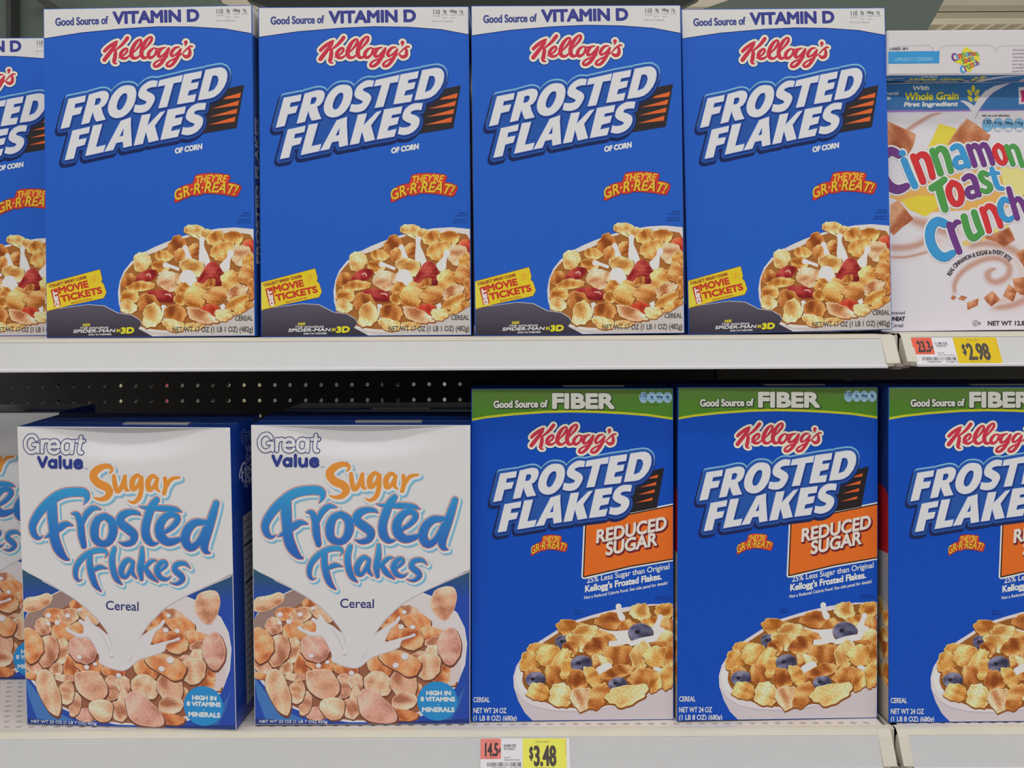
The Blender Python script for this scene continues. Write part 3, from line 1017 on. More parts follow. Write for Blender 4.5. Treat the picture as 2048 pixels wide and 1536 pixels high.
    for tr in ([(1530, 805), (1525, 830), (1450, 838), (1480, 822)], [(1515, 862), (1510, 888), (1385, 905)], [(1503, 920), (1498, 945), (1370, 962)], [(1488, 982), (1482, 1005), (1352, 1025)]):
        A.poly(f7, tr, (222, 96, 40))
    block_title(A, ft, stripes=False)
    A.part('weight_print')
    A.text(f8, 'CEREAL', [(100, 1040), (222, 1040)], 36, w, bold=1)
    A.text(f8, 'NET WT 24 OZ', [(100, 1122), (350, 1122)], 38, w, bold=1)
    A.text(f8, '(1 LB 8 OZ) (680g)', [(100, 1178), (428, 1178)], 36, w, bold=1)
    A.part('serving_note')
    for nm, s, x0, x1, y in (('texture_note', 'ENLARGED TO', 1485, 1590, 252), ('texture_note', 'SHOW TEXTURE', 1480, 1604, 270), ('serving_note', 'SERVING', 868, 920, 358), ('serving_note', 'SUGGESTION', 866, 940, 378)):
        A.part(nm)
        A.text(f8, s, [(x0, y), (x1, y)], 11, (24, 50, 120))
    slogan(A, fs)
    script_logo(A, fk)
    A.build(root)
    B = Art(FD, FH, plane='left', depth=FW / 2)
    fr = Frame(0, 0, 1, [(0, 0), (75, 0), (0, 302), (75, 302)], FD, FH)
    B.part('side_print', M_FOOD, 'red band and cereal picture on the side panel')
    B.poly(fr, [(0, 0), (75, 0), (75, 95), (0, 110)], (24, 46, 104))
    B.poly(fr, [(0, 98), (40, 90), (75, 98), (75, 150), (0, 156)], (150, 26, 34), smooth=True)
    B.poly(fr, [(0, 154), (75, 150), (75, 200), (0, 190)], (150, 148, 150))
    B.poly(fr, [(0, 186), (75, 196), (75, 302), (0, 302)], (176, 164, 150))
    for i in range(34):
        B.flake(fr, rng.uniform(4, 72), rng.uniform(200, 262), 9, 7, rng.uniform(0, 180), GOLD[i % 3], rng, n=12)
    B.build(root)
    return root


# ------------------------------------------------------------------ white and blue box with brush lettering
GW, GH, GD = 0.194, 0.272, 0.070
GQ = [(503.5, 849), (941.8, 856.4), (510, 1452), (943.6, 1446.7)]

BRUSH_SUGAR = [
    [(842, 442, 8), (862, 412, 15), (840, 388, 20), (795, 384, 24), (730, 412, 32), (694, 465, 36), (735, 525, 36), (810, 560, 36), (838, 605, 32), (800, 652, 24), (745, 662, 16), (694, 646, 6)],
    [(878, 466, 18), (884, 530, 22), (905, 594, 22), (942, 560, 20), (975, 470, 18)], [(972, 480, 18), (974, 550, 20), (985, 580, 18), (1004, 588, 10)],
    [(1118, 492, 14), (1085, 460, 18), (1040, 505, 25), (1042, 575, 24), (1090, 545, 18), (1116, 478, 16)], [(1118, 480, 19), (1116, 580, 21), (1092, 655, 21), (1045, 690, 15), (1000, 674, 6)],
    [(1256, 495, 14), (1222, 466, 18), (1178, 508, 25), (1180, 580, 22), (1222, 560, 18), (1258, 490, 16)], [(1254, 500, 17), (1246, 565, 18), (1274, 598, 8)],
    [(1322, 488, 18), (1328, 550, 20), (1312, 614, 19)], [(1338, 548, 17), (1378, 494, 18), (1446, 480, 11)]]
BRUSH_FROSTED = [
    [(606, 706, 6), (634, 655, 26), (612, 606, 40), (510, 600, 42), (400, 620, 44), (300, 680, 44), (205, 772, 42), (140, 880, 38), (150, 960, 32), (192, 994, 20), (232, 976, 6)],
    [(320, 690, 46), (320, 790, 50), (328, 900, 46), (338, 1000, 48), (372, 1090, 46), (424, 1156, 28), (462, 1174, 12)],
    [(250, 990, 8), (300, 960, 24), (380, 905, 36), (445, 872, 28), (506, 884, 8)],
    [(500, 784, 12), (542, 790, 28), (572, 865, 34), (580, 960, 36), (600, 1056, 28)], [(588, 870, 20), (625, 788, 30), (688, 736, 27), (756, 746, 8)],
    [(792, 802, 30), (852, 850, 40), (862, 935, 42), (828, 1012, 36), (770, 1036, 32), (706, 1000, 38), (696, 912, 42), (728, 832, 36), (792, 802, 30)],
    [(1106, 794, 8), (1080, 776, 20), (1020, 768, 28), (950, 792, 38), (922, 850, 40), (985, 905, 42), (1044, 955, 40), (1030, 1016, 32), (965, 1036, 24), (908, 1020, 6)],
    [(1246, 666, 30), (1205, 720, 38), (1172, 800, 40), (1146, 900, 40), (1156, 985, 40), (1205, 1032, 26), (1264, 1022, 6)],
    [(1094, 720, 6), (1150, 732, 18), (1280, 736, 28), (1400, 744, 26), (1464, 768, 6)],
    [(1300, 942, 20), (1380, 890, 26), (1426, 828, 30), (1395, 790, 28), (1330, 800, 34), (1272, 870, 42), (1272, 960, 44), (1335, 1016, 38), (1420, 1002, 28), (1470, 975, 14)],
    [(1690, 850, 20), (1640, 852, 28), (1570, 858, 36), (1508, 915, 42), (1486, 1000, 42), (1530, 1062, 38), (1600, 1020, 30), (1668, 905, 34)],
    [(1756, 694, 30), (1722, 800, 38), (1684, 920, 40), (1648, 1030, 40), (1660, 1092, 28), (1694, 1108, 10)]]
BRUSH_FLAKES = [
    [(788, 1156, 5), (804, 1118, 16), (772, 1092, 26), (690, 1098, 28), (600, 1146, 29), (532, 1228, 28), (520, 1310, 24), (545, 1352, 14), (577, 1344, 6)],
    [(652, 1136, 28), (650, 1220, 32), (668, 1310, 33), (698, 1388, 28), (745, 1438, 9)], [(668, 1268, 18), (738, 1234, 25), (808, 1246, 6)],
    [(872, 1076, 24), (850, 1150, 31), (854, 1240, 31), (884, 1330, 28), (932, 1378, 8)],
    [(1036, 1196, 18), (992, 1168, 24), (940, 1220, 30), (928, 1290, 28), (968, 1312, 22), (1010, 1250, 20), (1034, 1186, 18)], [(1030, 1200, 22), (1022, 1270, 24), (1060, 1324, 10)],
    [(1114, 1068, 20), (1110, 1160, 30), (1094, 1250, 31), (1104, 1330, 20)], [(1236, 1172, 8), (1188, 1182, 22), (1122, 1248, 20)], [(1140, 1238, 22), (1180, 1300, 28), (1246, 1352, 9)],
    [(1262, 1264, 14), (1318, 1214, 20), (1310, 1182, 18), (1270, 1194, 26), (1240, 1250, 30), (1262, 1310, 26), (1318, 1330, 18), (1362, 1306, 6)],
    [(1526, 1236, 6), (1480, 1196, 21), (1412, 1204, 26), (1392, 1250, 28), (1440, 1292, 30), (1458, 1330, 26), (1412, 1366, 18), (1354, 1360, 6)]]


def _bare(rows):
    return [[(x, y, 0.5) for x, y in r] for r in rows]


BRAND_TOP = _bare([
    [(515, 330), (455, 252), (375, 228), (275, 265), (212, 355), (200, 450), (225, 560), (300, 640), (385, 655), (470, 620), (535, 545)],
    [(425, 460), (480, 460), (540, 460)], [(545, 462), (545, 560), (545, 645)],
    [(655, 368), (655, 500), (655, 650)], [(655, 500), (690, 400), (750, 372), (805, 372)],
    [(860, 522), (960, 522), (1088, 522)], [(1088, 520), (1062, 418), (965, 368), (865, 415), (832, 520), (868, 628), (965, 672), (1050, 655), (1092, 620)],
    [(1300, 378), (1212, 415), (1182, 530), (1215, 640), (1300, 680), (1388, 640), (1418, 530), (1388, 415), (1300, 378)], [(1448, 395), (1448, 540), (1448, 678)],
    [(1640, 298), (1632, 450), (1622, 590), (1650, 672), (1706, 682)], [(1540, 396), (1630, 396), (1715, 398)]])
BRAND_LOW = _bare([
    [(556, 790), (610, 920), (662, 1025)], [(662, 1025), (715, 910), (768, 795)],
    [(930, 862), (862, 900), (842, 950), (862, 1010), (930, 1042), (995, 1010), (1015, 950), (995, 900), (930, 862)], [(1022, 868), (1022, 950), (1022, 1042)],
    [(1136, 775), (1136, 900), (1136, 1046)],
    [(1248, 872), (1248, 970), (1280, 1040), (1340, 1052), (1400, 1010), (1418, 940)], [(1420, 874), (1420, 950), (1420, 1050)],
    [(1545, 962), (1620, 962), (1705, 962)], [(1708, 955), (1690, 895), (1622, 870), (1555, 900), (1530, 965), (1555, 1035), (1622, 1062), (1680, 1050), (1715, 1030)]])


def gv_warp(u, v):
    """The bent card of the front: it caves in below the top edge while both top corners stay proud."""
    across = math.sin(PI * min(1, max(0, u / GW)))
    v0 = (0.935 - 0.055 * across) * GH
    t = min(1.0, max(0.0, (v - v0) / 0.020))
    return 0.0064 * across ** 2 * t * t * (3 - 2 * t) - 0.0012 * across * math.sin(PI * v / GH) ** 2


def great_value_box(label, group):
    rng = random.Random(31)
    root = empty('cereal_box', label, 'cereal box', group=group)
    GB, GN = (26, 66, 160), (24, 46, 104)
    carton(root, GW, GH, GD, dict(front=(214, 213, 216), side=(26, 62, 150), back=(214, 213, 216), top=(26, 54, 122), bottom=GN), m=M_GLOSS, front_warp=gv_warp)
    A = Art(GW, GH, warp=gv_warp)
    fA = Frame(500, 840, 4.267, GQ, GW, GH)
    fB = Frame(500, 1130, 4.452, GQ, GW, GH)
    fC = Frame(505, 850, 12.8, GQ, GW, GH)
    A.part('bowl_picture', M_FOODG, 'picture of sugared flakes with milk pouring into a bowl')
    A.poly(fB, [(0, 30), (100, 66), (230, 128), (410, 215), (700, 400), (1000, 560), (1300, 400), (1540, 245), (1700, 172), (2000, 45), (2000, 1460), (0, 1460)],
           lambda x, y: (30 + max(0, 300 - y) * 0.05, 70 + max(0, 300 - y) * 0.05, 168 - max(0, 300 - y) * 0.26))
    A.poly(fB, [(25, 960), (110, 1090), (230, 1230), (380, 1330), (500, 1380), (150, 1390), (70, 1180)], (62, 116, 184))
    A.poly(fB, [(1935, 1060), (1850, 1200), (1740, 1300), (1600, 1360), (1800, 1390), (1880, 1240)], (50, 100, 174))
    A.poly(fB, [(0, 1370), (500, 1400), (1000, 1415), (2000, 1360), (2000, 1460), (0, 1460)], (28, 52, 124))
    bowl = [(28, 500), (100, 400), (250, 290), (420, 210), (700, 160), (1300, 160), (1530, 245), (1700, 312), (1850, 430), (1915, 560), (1936, 700), (1920, 880), (1850, 1060), (1730, 1220), (1550, 1330), (1300, 1388), (900, 1392), (600, 1352), (350, 1252), (180, 1120), (80, 1000), (24, 890)]
    A.poly(fB, bowl, (222, 218, 220), grow=8)
    A.poly(fB, bowl, (214, 207, 210))
    A.poly(fB, [(28, 500), (100, 400), (250, 290), (420, 210), (600, 250), (560, 320), (380, 400), (240, 520), (180, 700), (130, 880), (60, 960), (24, 890)], (150, 124, 118))
    A.poly(fB, [(60, 900), (120, 700), (240, 520), (480, 330), (700, 300), (1300, 380), (1640, 560), (1800, 760), (1820, 960), (1700, 1180), (1500, 1310), (1250, 1372), (900, 1378), (600, 1335), (350, 1232), (180, 1090)], (150, 92, 66), smooth=True)
    D = (112, 62, 48)

    def fl(rows):
        for cx, cy, rx, ry, ro, t in rows:
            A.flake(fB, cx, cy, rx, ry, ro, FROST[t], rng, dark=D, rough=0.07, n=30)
    fl([(330, 432, 95, 62, -10, 2), (560, 352, 85, 60, 30, 2), (470, 440, 112, 70, -20, 1), (1440, 420, 130, 60, 20, 0), (1320, 430, 78, 66, 0, 2), (220, 540, 80, 80, 0, 0), (420, 585, 122, 92, -10, 2), (560, 545, 72, 54, 0, 2), (660, 430, 110, 64, 30, 1), (1240, 520, 70, 60, 0, 2)])
    fl([(1500, 505, 132, 76, 15, 2), (1300, 590, 104, 82, 0, 2), (1625, 615, 112, 72, 10, 2), (1450, 650, 112, 102, 20, 2), (1660, 680, 90, 50, -10, 0), (1770, 930, 74, 44, 10, 2), (1720, 1005, 140, 54, 18, 2)])
    A.poly(fB, [(1790, 800), (1880, 860), (1880, 1000), (1780, 1080), (1800, 960)], (210, 196, 198), smooth=True)
    fl([(120, 905, 100, 60, 20, 0), (395, 755, 74, 118, 10, 1), (264, 760, 98, 150, 16, 0), (112, 708, 108, 158, -6, 2), (480, 905, 74, 122, 0, 2), (645, 880, 140, 70, 10, 2), (340, 925, 66, 58, -30, 1), (420, 1000, 110, 34, 0, 0), (100, 990, 90, 30, 10, 2)])
    fl([(600, 735, 138, 128, 20, 3), (875, 915, 112, 68, 0, 2), (850, 1075, 92, 112, 10, 0), (962, 1045, 64, 82, 0, 0), (1660, 800, 96, 92, 20, 1), (1530, 840, 90, 80, 0, 0), (1175, 900, 118, 92, 20, 2), (1580, 905, 140, 112, -12, 1), (1480, 1130, 70, 100, 10, 2)])
    fl([(1160, 1060, 132, 112, 20, 1), (960, 1185, 54, 108, 0, 0), (920, 1275, 88, 96, 0, 0), (600, 1325, 92, 62, 0, 3), (1390, 1055, 118, 142, -18, 0), (1390, 1210, 116, 84, -16, 0), (1345, 1328, 170, 52, 4, 2)])
    A.piece(fB, curve([(1790, 552), (1850, 590), (1892, 690), (1880, 800), (1820, 880), (1750, 870), (1695, 780), (1685, 680), (1720, 600)], True, 3), FROST[3], rng, rough=0.03, dark=D, cup=False)
    A.piece(fB, curve([(1165, 800), (1250, 750), (1400, 770), (1500, 820), (1530, 880), (1500, 970), (1420, 990), (1330, 940), (1240, 890), (1190, 860)], True, 3), FROST[2], rng, rough=0.05, dark=D, cup=False)
    fl([(510, 1235, 54, 112, 14, 0), (430, 1130, 76, 112, 12, 1)])
    A.piece(fB, curve([(215, 920), (290, 955), (340, 1060), (376, 1180), (372, 1300), (330, 1340), (250, 1290), (190, 1190), (142, 1080), (160, 980)], True, 3), FROST[1], rng, rough=0.03, dark=D, cup=False)
    A.piece(fB, curve([(520, 950), (600, 925), (720, 935), (790, 1010), (818, 1100), (780, 1170), (700, 1200), (600, 1170), (530, 1100), (512, 1020)], True, 3), FROST[0], rng, rough=0.03, dark=D, cup=False)
    A.piece(fB, curve([(650, 1210), (740, 1180), (830, 1190), (860, 1260), (840, 1350), (770, 1380), (700, 1360), (642, 1290)], True, 3), FROST[1], rng, rough=0.04, dark=D, cup=False)
    A.piece(fB, curve([(1060, 1090), (1140, 1110), (1190, 1170), (1260, 1230), (1320, 1310), (1325, 1390), (1230, 1402), (1110, 1395), (1020, 1350), (985, 1260), (975, 1180), (1010, 1120)], True, 3), FROST[3], rng, rough=0.03, dark=D, cup=False)
    A.piece(fB, curve([(32, 330), (80, 285), (180, 265), (270, 238), (318, 270), (290, 340), (200, 390), (110, 415), (40, 405)], True, 3), FROST[1], rng, rough=0.04, cup=False)
    A.piece(fB, curve([(1690, 205), (1790, 190), (1850, 245), (1845, 350), (1800, 450), (1740, 490), (1660, 440), (1618, 350), (1640, 260)], True, 3), FROST[0], rng, rough=0.03, cup=False)
    A.part('milk_pour', M_GLOSS, label='white milk pouring down the front in a broad V')
    v = [(0, 28), (100, 64), (230, 126), (410, 213), (560, 303), (680, 400), (780, 505), (845, 600), (872, 700), (880, 790), (930, 830), (1000, 820), (1060, 770), (1085, 700), (1120, 620), (1180, 530), (1270, 432), (1400, 322), (1540, 242), (1700, 170), (2000, 42)]
    edge = (190, 182, 190)
    sp = [(640, 430), (690, 500), (760, 540), (840, 600), (1000, 650), (1120, 610), (1180, 575), (1250, 530), (1300, 505), (1340, 452), (1356, 470), (1320, 520), (1270, 560), (1232, 640), (1226, 678), (1330, 652), (1430, 626), (1478, 604), (1488, 622), (1440, 640), (1370, 665), (1350, 720), (1290, 752), (1180, 788), (1110, 812), (1060, 850), (1010, 892), (955, 912), (880, 902), (800, 876), (740, 842), (745, 790), (700, 690), (650, 626), (560, 626), (500, 596), (438, 560), (452, 540), (520, 580), (596, 590), (602, 520), (560, 482), (580, 465), (620, 480)]
    A.poly(fB, sp, edge, smooth=True, dy=7)
    A.poly(fB, sp, (216, 212, 217), smooth=True)
    A.strokes(fB, [[(872, 640, 4), (880, 740, 5), (900, 800, 6)], [(1090, 660, 4), (1060, 760, 5), (1020, 830, 6)], [(740, 560, 3), (800, 640, 5), (850, 760, 5)]], (200, 193, 202))
    A.strokes(fB, [[(x, y + 2, 7) for x, y in v[2:9]], [(x, y + 2, 7) for x, y in v[14:21]]], edge)
    A.taper = lambda x, y: max(0.0, min(1.0, (y - 50) / 110))   # the milk runs out of the plain white card without an edge
    A.poly(fB, v, (214, 213, 216))
    A.taper = None
    for x, y, r in ((278, 436, 23), (460, 435, 21), (360, 500, 22), (275, 512, 17), (575, 380, 15), (560, 805, 20), (625, 893, 21), (705, 862, 16), (920, 958, 21), (1395, 808, 30), (1315, 888, 24), (1390, 415, 18), (1362, 545, 22), (1465, 548, 20), (855, 775, 20)):
        A.ellipse(fB, x + 2, y + 5, r + 2, r + 1, (170, 130, 120), n=16)
        A.ellipse(fB, x, y, r + 3, r, (220, 215, 220), n=16)
    A.part('brand_logo', M_GLOSS, 'outlined and solid navy brand name')
    nv = (40, 44, 112)
    A.strokes(fC, BRAND_TOP, nv, grow=62)
    A.strokes(fC, BRAND_TOP, (214, 213, 216), grow=42)
    A.strokes(fC, BRAND_LOW, (36, 54, 134), grow=42)
    A.text(fC, 'TM', [(1785, 1098), (1875, 1100)], 32, nv)
    A.part('title_lettering', M_GLOSS, 'blue and orange brush lettering with pale blue shadow')
    sh, wh = (118, 182, 212), (216, 214, 216)
    FR = BRUSH_FROSTED + BRUSH_FLAKES
    A.strokes(fA, BRUSH_SUGAR + FR, sh, grow=18, dx=17, dy=19)
    A.strokes(fA, BRUSH_SUGAR + FR, wh, grow=17, dx=4, dy=5)
    A.strokes(fA, BRUSH_SUGAR, (224, 142, 52))
    A.strokes(fA, FR, (198, 108, 96), grow=4)

    for rows, y0, y1 in ((BRUSH_FROSTED, 560, 1170), (BRUSH_FLAKES, 1060, 1440)):
        def gr(x, y):
            t = max(0, min(1, (y - y0) / (y1 - y0)))
            return (46 - 18 * t, 150 - 58 * t, 206 - 26 * t)
        A.strokes(fA, rows, (120, 180, 220), grow=-3, n=3)
        A.strokes(fA, rows, gr, grow=-5, dx=3, dy=3, n=3)
    A.part('cereal_print', label='thin navy word below the title')
    A.text(fB, 'Cereal', [(822, 374), (1120, 378)], 78, (52, 54, 116), bold=1.5)
    A.part('vitamin_badge', M_GLOSS, 'round blue badge with white lettering')
    A.ellipse(fB, 1685, 1205, 178, 174, (24, 136, 204), n=48)
    w = (216, 224, 232)
    for s, x0, x1, y, h in (('HIGH IN', 1588, 1800, 1152, 36), ('8 VITAMINS', 1538, 1838, 1206, 36), ('MINERALS', 1552, 1832, 1300, 38)):
        A.text(fB, s, [(x0, y), (x1, y)], h, w, bold=3)
    A.text(fB, '&', [(1684, 1248), (1702, 1248)], 20, (120, 190, 226))
    A.part('weight_print', label='small white weight line along the bottom edge')
    A.text(fB, 'NET WT 23 OZ (1 LB 7 OZ) 652g', [(92, 1410), (704, 1406)], 24, (196, 204, 218), bold=1.2)
    A.build(root)
    for pl in ('right', 'left'):
        B = Art(GD, GH, plane=pl, depth=GW / 2)
        fr = Frame(0, 0, 1, [(0, 0), (70, 0), (0, 272), (70, 272)], GD, GH)
        fq = Frame(14, 0, 34, [(0, 0), (70, 0), (0, 272), (70, 272)], GD, GH)
        B.part('side_lettering')
        B.text(fr, 'Great', [(24, 20), (62, 20)], 12, (150, 166, 200), bold=0.9)
        B.text(fr, 'Great', [(24, 20), (62, 20)], 12, (26, 62, 150), bold=0.35)
        B.text(fr, 'Value', [(33, 31), (62, 31)], 8, (150, 166, 200), bold=0.6)
        B.strokes(fq, BRUSH_SUGAR, (170, 180, 205), dy=700)
        B.strokes(fq, BRUSH_FROSTED + BRUSH_FLAKES, (212, 212, 214), dy=700)
        B.part('facts_table')
        B.poly(fr, [(24, 86), (66, 86), (66, 262), (24, 262)], (170, 170, 174))
        for i in range(24):
            t = 2.6 if i in (3, 8) else 0.9
            B.poly(fr, [(26, 92 + i * 7), (26 + (38 if i in (3, 8) else 14 + (i * 7) % 20), 92 + i * 7), (26 + (38 if i in (3, 8) else 14 + (i * 7) % 20), 92 + t + i * 7), (26, 92 + t + i * 7)], (40, 42, 60))
        B.build(root)
    return root


# ------------------------------------------------------------------ white box with many-coloured lettering
CW, CH, CD = 0.190, 0.2355, 0.0415
CQ = [(1757, 167), (2158, 160), (1762, 664.5), (2163, 661)]
PU, LB, RD_, GR = (110, 60, 130), (62, 148, 206), (206, 54, 58), (78, 152, 78)
MULTI_TOP = [
    (PU, [[(215, 960, 50), (130, 915, 60), (40, 960, 64), (0, 1080, 66), (20, 1240, 66), (100, 1360, 64), (210, 1405, 60), (320, 1360, 44)]]),
    (LB, [[(285, 1035, 46), (350, 1200, 46), (420, 1355, 46)], [(262, 940, 44), (263, 941, 46), (264, 942, 44)]]),
    (RD_, [[(405, 985, 46), (465, 1140, 46), (525, 1300, 46)], [(440, 1030, 30), (480, 968, 40), (550, 965, 48), (600, 1050, 46), (648, 1240, 44)]]),
    (GR, [[(650, 910, 44), (700, 1050, 44), (750, 1195, 44)], [(690, 950, 30), (720, 890, 38), (785, 890, 46), (835, 980, 44), (882, 1165, 42)]]),
    (LB, [[(900, 880, 34), (950, 848, 38), (1010, 870, 42), (1060, 980, 42), (1105, 1095, 42)], [(1030, 990, 30), (965, 1000, 34), (938, 1060, 38), (980, 1122, 36), (1060, 1100, 30)]]),
    (PU, [[(1110, 850, 38), (1150, 970, 38), (1190, 1090, 38)], [(1140, 880, 28), (1190, 835, 36), (1235, 880, 38), (1275, 980, 38), (1310, 1080, 38)], [(1250, 880, 28), (1300, 825, 36), (1345, 860, 38), (1385, 960, 38), (1420, 1065, 36)]]),
    (RD_, [[(1490, 832, 32), (1552, 880, 36), (1588, 980, 36), (1572, 1058, 34), (1520, 1055, 34), (1468, 980, 36), (1446, 890, 36), (1490, 832, 32)]]),
    (GR, [[(1600, 850, 34), (1640, 960, 36), (1680, 1075, 36)], [(1630, 880, 24), (1680, 842, 32), (1730, 880, 36), (1765, 980, 36), (1800, 1090, 36)]]),
    (GR, [[(640, 1385, 46), (720, 1340, 48), (800, 1275, 40)], [(720, 1345, 52), (760, 1500, 52), (805, 1655, 48)]]),
    (RD_, [[(900, 1315, 40), (980, 1360, 44), (1018, 1470, 44), (1000, 1570, 42), (930, 1585, 42), (872, 1500, 44), (855, 1400, 44), (900, 1315, 40)]]),
    (PU, [[(1050, 1270, 34), (1110, 1230, 38), (1175, 1260, 42), (1210, 1370, 42), (1240, 1468, 40)], [(1180, 1375, 28), (1115, 1390, 34), (1095, 1450, 38), (1140, 1500, 36), (1215, 1475, 30)]]),
    (GR, [[(1348, 1212, 32), (1300, 1188, 36), (1262, 1225, 38), (1300, 1290, 38), (1370, 1335, 38), (1390, 1395, 38), (1335, 1430, 34), (1282, 1412, 30)]]),
    (LB, [[(1410, 1138, 32), (1445, 1260, 36), (1485, 1370, 36), (1550, 1392, 26)], [(1385, 1200, 24), (1440, 1190, 26), (1495, 1192, 22)]]),
    (LB, [[(800, 1842, 58), (705, 1812, 60), (625, 1900, 64), (615, 2060, 64), (690, 2215, 64), (800, 2275, 60), (905, 2220, 44)]]),
    (PU, [[(865, 1860, 46), (915, 2020, 46), (985, 2200, 44)], [(900, 1900, 30), (950, 1826, 36), (985, 1825, 30)]]),
    (GR, [[(1050, 1755, 46), (1095, 1930, 46), (1160, 2030, 46), (1235, 1990, 40)], [(1180, 1700, 44), (1220, 1830, 44), (1275, 1960, 40)]]),
    (RD_, [[(1285, 1660, 42), (1330, 1790, 42), (1370, 1935, 40)], [(1310, 1690, 28), (1355, 1618, 36), (1420, 1640, 44), (1470, 1730, 42), (1520, 1870, 40)]]),
    (LB, [[(1625, 1555, 32), (1560, 1530, 40), (1515, 1620, 42), (1545, 1745, 42), (1620, 1795, 38), (1690, 1755, 28)]]),
    (PU, [[(1625, 1395, 36), (1680, 1590, 38), (1735, 1770, 38)], [(1680, 1590, 28), (1740, 1520, 34), (1790, 1560, 38), (1830, 1650, 36), (1870, 1740, 36)]]),
]


def multi_title(A, fr, thin=False):
    allr = [r for c, rows in MULTI_TOP for r in rows]
    A.part('title_lettering', label='tilted title in purple, blue, red and green letters')
    A.strokes(fr, allr, (188, 178, 196), grow=24, dx=3, dy=5, n=3)
    A.strokes(fr, allr, (226, 224, 228), grow=19, n=3)
    for c, rows in MULTI_TOP:
        A.strokes(fr, rows, tuple(v * 0.55 for v in c), dx=3, dy=4, n=3)
        A.strokes(fr, rows, c, grow=-2, n=3)


def cinnamon_box(label, lying=False):
    rng = random.Random(5)
    root = empty('cereal_box', label, 'cereal box')
    wh = (216, 212, 218)
    carton(root, CW, CH, CD, dict(front=wh, side=(210, 206, 212), back=wh, top=(208, 204, 208), bottom=(206, 202, 206)), flap_tabs=False, flap_from=0.03)
    f1 = Frame(1765, 160, 6.4, CQ, CW, CH)
    f2 = Frame(1765, 390, 5.486, CQ, CW, CH)
    A = Art(CW, CH)
    A.part('grain_banner', label='blue banner with white and yellow lettering and a check mark')
    A.poly(f1, [(-80, 30), (2700, -40), (2700, 370), (-80, 415)], (214, 206, 222), dy=26)
    A.poly(f1, [(-80, 30), (2700, -40), (2700, 370), (-80, 415)], (154, 120, 190), dy=6)
    A.poly(f1, [(-80, 0), (2700, -60), (2700, 368), (-80, 392)], (60, 116, 172))
    w = (222, 226, 234)
    A.text(f1, 'With', [(398, 132), (604, 126)], 50, w, shear=0.2, bold=4)
    A.text(f1, 'Whole Grain', [(300, 262), (982, 246)], 92, (60, 100, 120), shear=0.12, bold=6, dx=5, dy=5)
    A.text(f1, 'Whole Grain', [(300, 262), (982, 246)], 92, (226, 208, 60), shear=0.12, bold=4.5)
    A.text(f1, 'First Ingredient', [(292, 342), (972, 330)], 50, w, shear=0.2, bold=5)
    A.text(f1, 'General', [(-40, 198), (214, 192)], 40, w, bold=1.5, shear=0.1)
    A.text(f1, 'Mills', [(20, 258), (118, 256)], 40, w, bold=1.5, shear=0.1)
    for cx, cy, ro in ((1178, 110, 0), (1132, 160, 35), (1226, 158, -35), (1138, 238, 35), (1222, 234, -35)):
        A.ellipse(f1, cx, cy, 24, 46, (216, 202, 70), rot=-ro)
    ck = [(1004, 268), (1060, 262), (1130, 290), (1190, 330), (1240, 240), (1330, 140), (1460, 70), (1660, 30), (1560, 85), (1440, 150), (1340, 250), (1270, 350), (1225, 430), (1198, 492), (1165, 420), (1110, 340), (1050, 290)]
    A.poly(f1, ck, (130, 100, 170), dx=5, dy=7)
    A.poly(f1, ck, (216, 214, 222))
    A.poly(f1, [(1760, 90), (1860, 80), (1875, 300), (1765, 308)], (222, 214, 220))
    A.poly(f1, [(1782, 130), (1850, 120), (1856, 270), (1790, 284), (1800, 200)], (190, 50, 110))
    A.part('cinnamon_picture', M_FOOD, 'cinnamon swirls, yellow squares and toasted cereal squares')
    gd, tn = (216, 210, 216), (190, 146, 130)
    for fr, rows in ((f2, [(60, 640, 90), (300, 620, 110), (520, 520, 120), (760, 420, 120), (900, 470, 70)]),
                     (f2, [(1000, 640, 60), (1200, 600, 110), (1420, 640, 120), (1560, 800, 110), (1520, 980, 60)]),
                     (f2, [(1150, 1200, 60), (1450, 1200, 120), (1700, 1080, 130), (1850, 950, 110)])):
        A.soft(fr, rows, gd, (212, 186, 176))
    for fr, rows in ((f1, [(60, 900, 40), (200, 760, 46), (350, 640, 46), (500, 540, 42), (650, 455, 34), (800, 420, 12)]),
                     (f2, [(40, 590, 60), (250, 590, 64), (420, 550, 60), (560, 440, 70), (700, 330, 60)]),
                     (f2, [(40, 690, 22), (250, 690, 26), (420, 655, 26), (590, 600, 20)]),
                     (f2, [(260, 270, 60), (500, 340, 90), (680, 400, 100), (860, 450, 80)]),
                     (f2, [(920, 590, 50), (1100, 545, 60), (1300, 565, 64), (1480, 645, 66), (1600, 800, 60), (1560, 980, 40)]),
                     (f2, [(1180, 1260, 40), (1420, 1230, 60), (1600, 1150, 70), (1780, 1000, 60)]),
                     (f2, [(1262, 822, 14), (1215, 822, 34), (1150, 870, 54), (1190, 955, 56), (1290, 965, 58), (1395, 890, 58), (1400, 780, 54), (1300, 705, 52), (1140, 705, 52), (960, 785, 52), (840, 890, 46), (790, 1000, 40), (800, 1110, 30)])):
        A.soft(fr, rows, gd, tn)
    ye = (224, 204, 74)
    A.poly(f1, [(740, 560), (965, 625), (900, 820), (760, 900), (585, 885)], ye)
    A.poly(f1, [(90, 1500), (560, 1310), (820, 1230), (1400, 1120), (1900, 1100), (1980, 1420), (1600, 1640), (600, 1700)], (222, 172, 92))
    A.poly(f1, [(1520, 1120), (1900, 1120), (1980, 1420), (1600, 1540)], (224, 212, 138))
    A.poly(f2, [(215, 60), (420, 10), (600, 20), (625, 130), (480, 245), (290, 160)], (226, 200, 66))
    A.poly(f2, [(1130, 430), (1380, 290), (1400, 380), (1160, 470)], (222, 206, 120))
    A.poly(f2, [(880, 520), (1130, 430), (1140, 500), (900, 570)], (216, 190, 110))
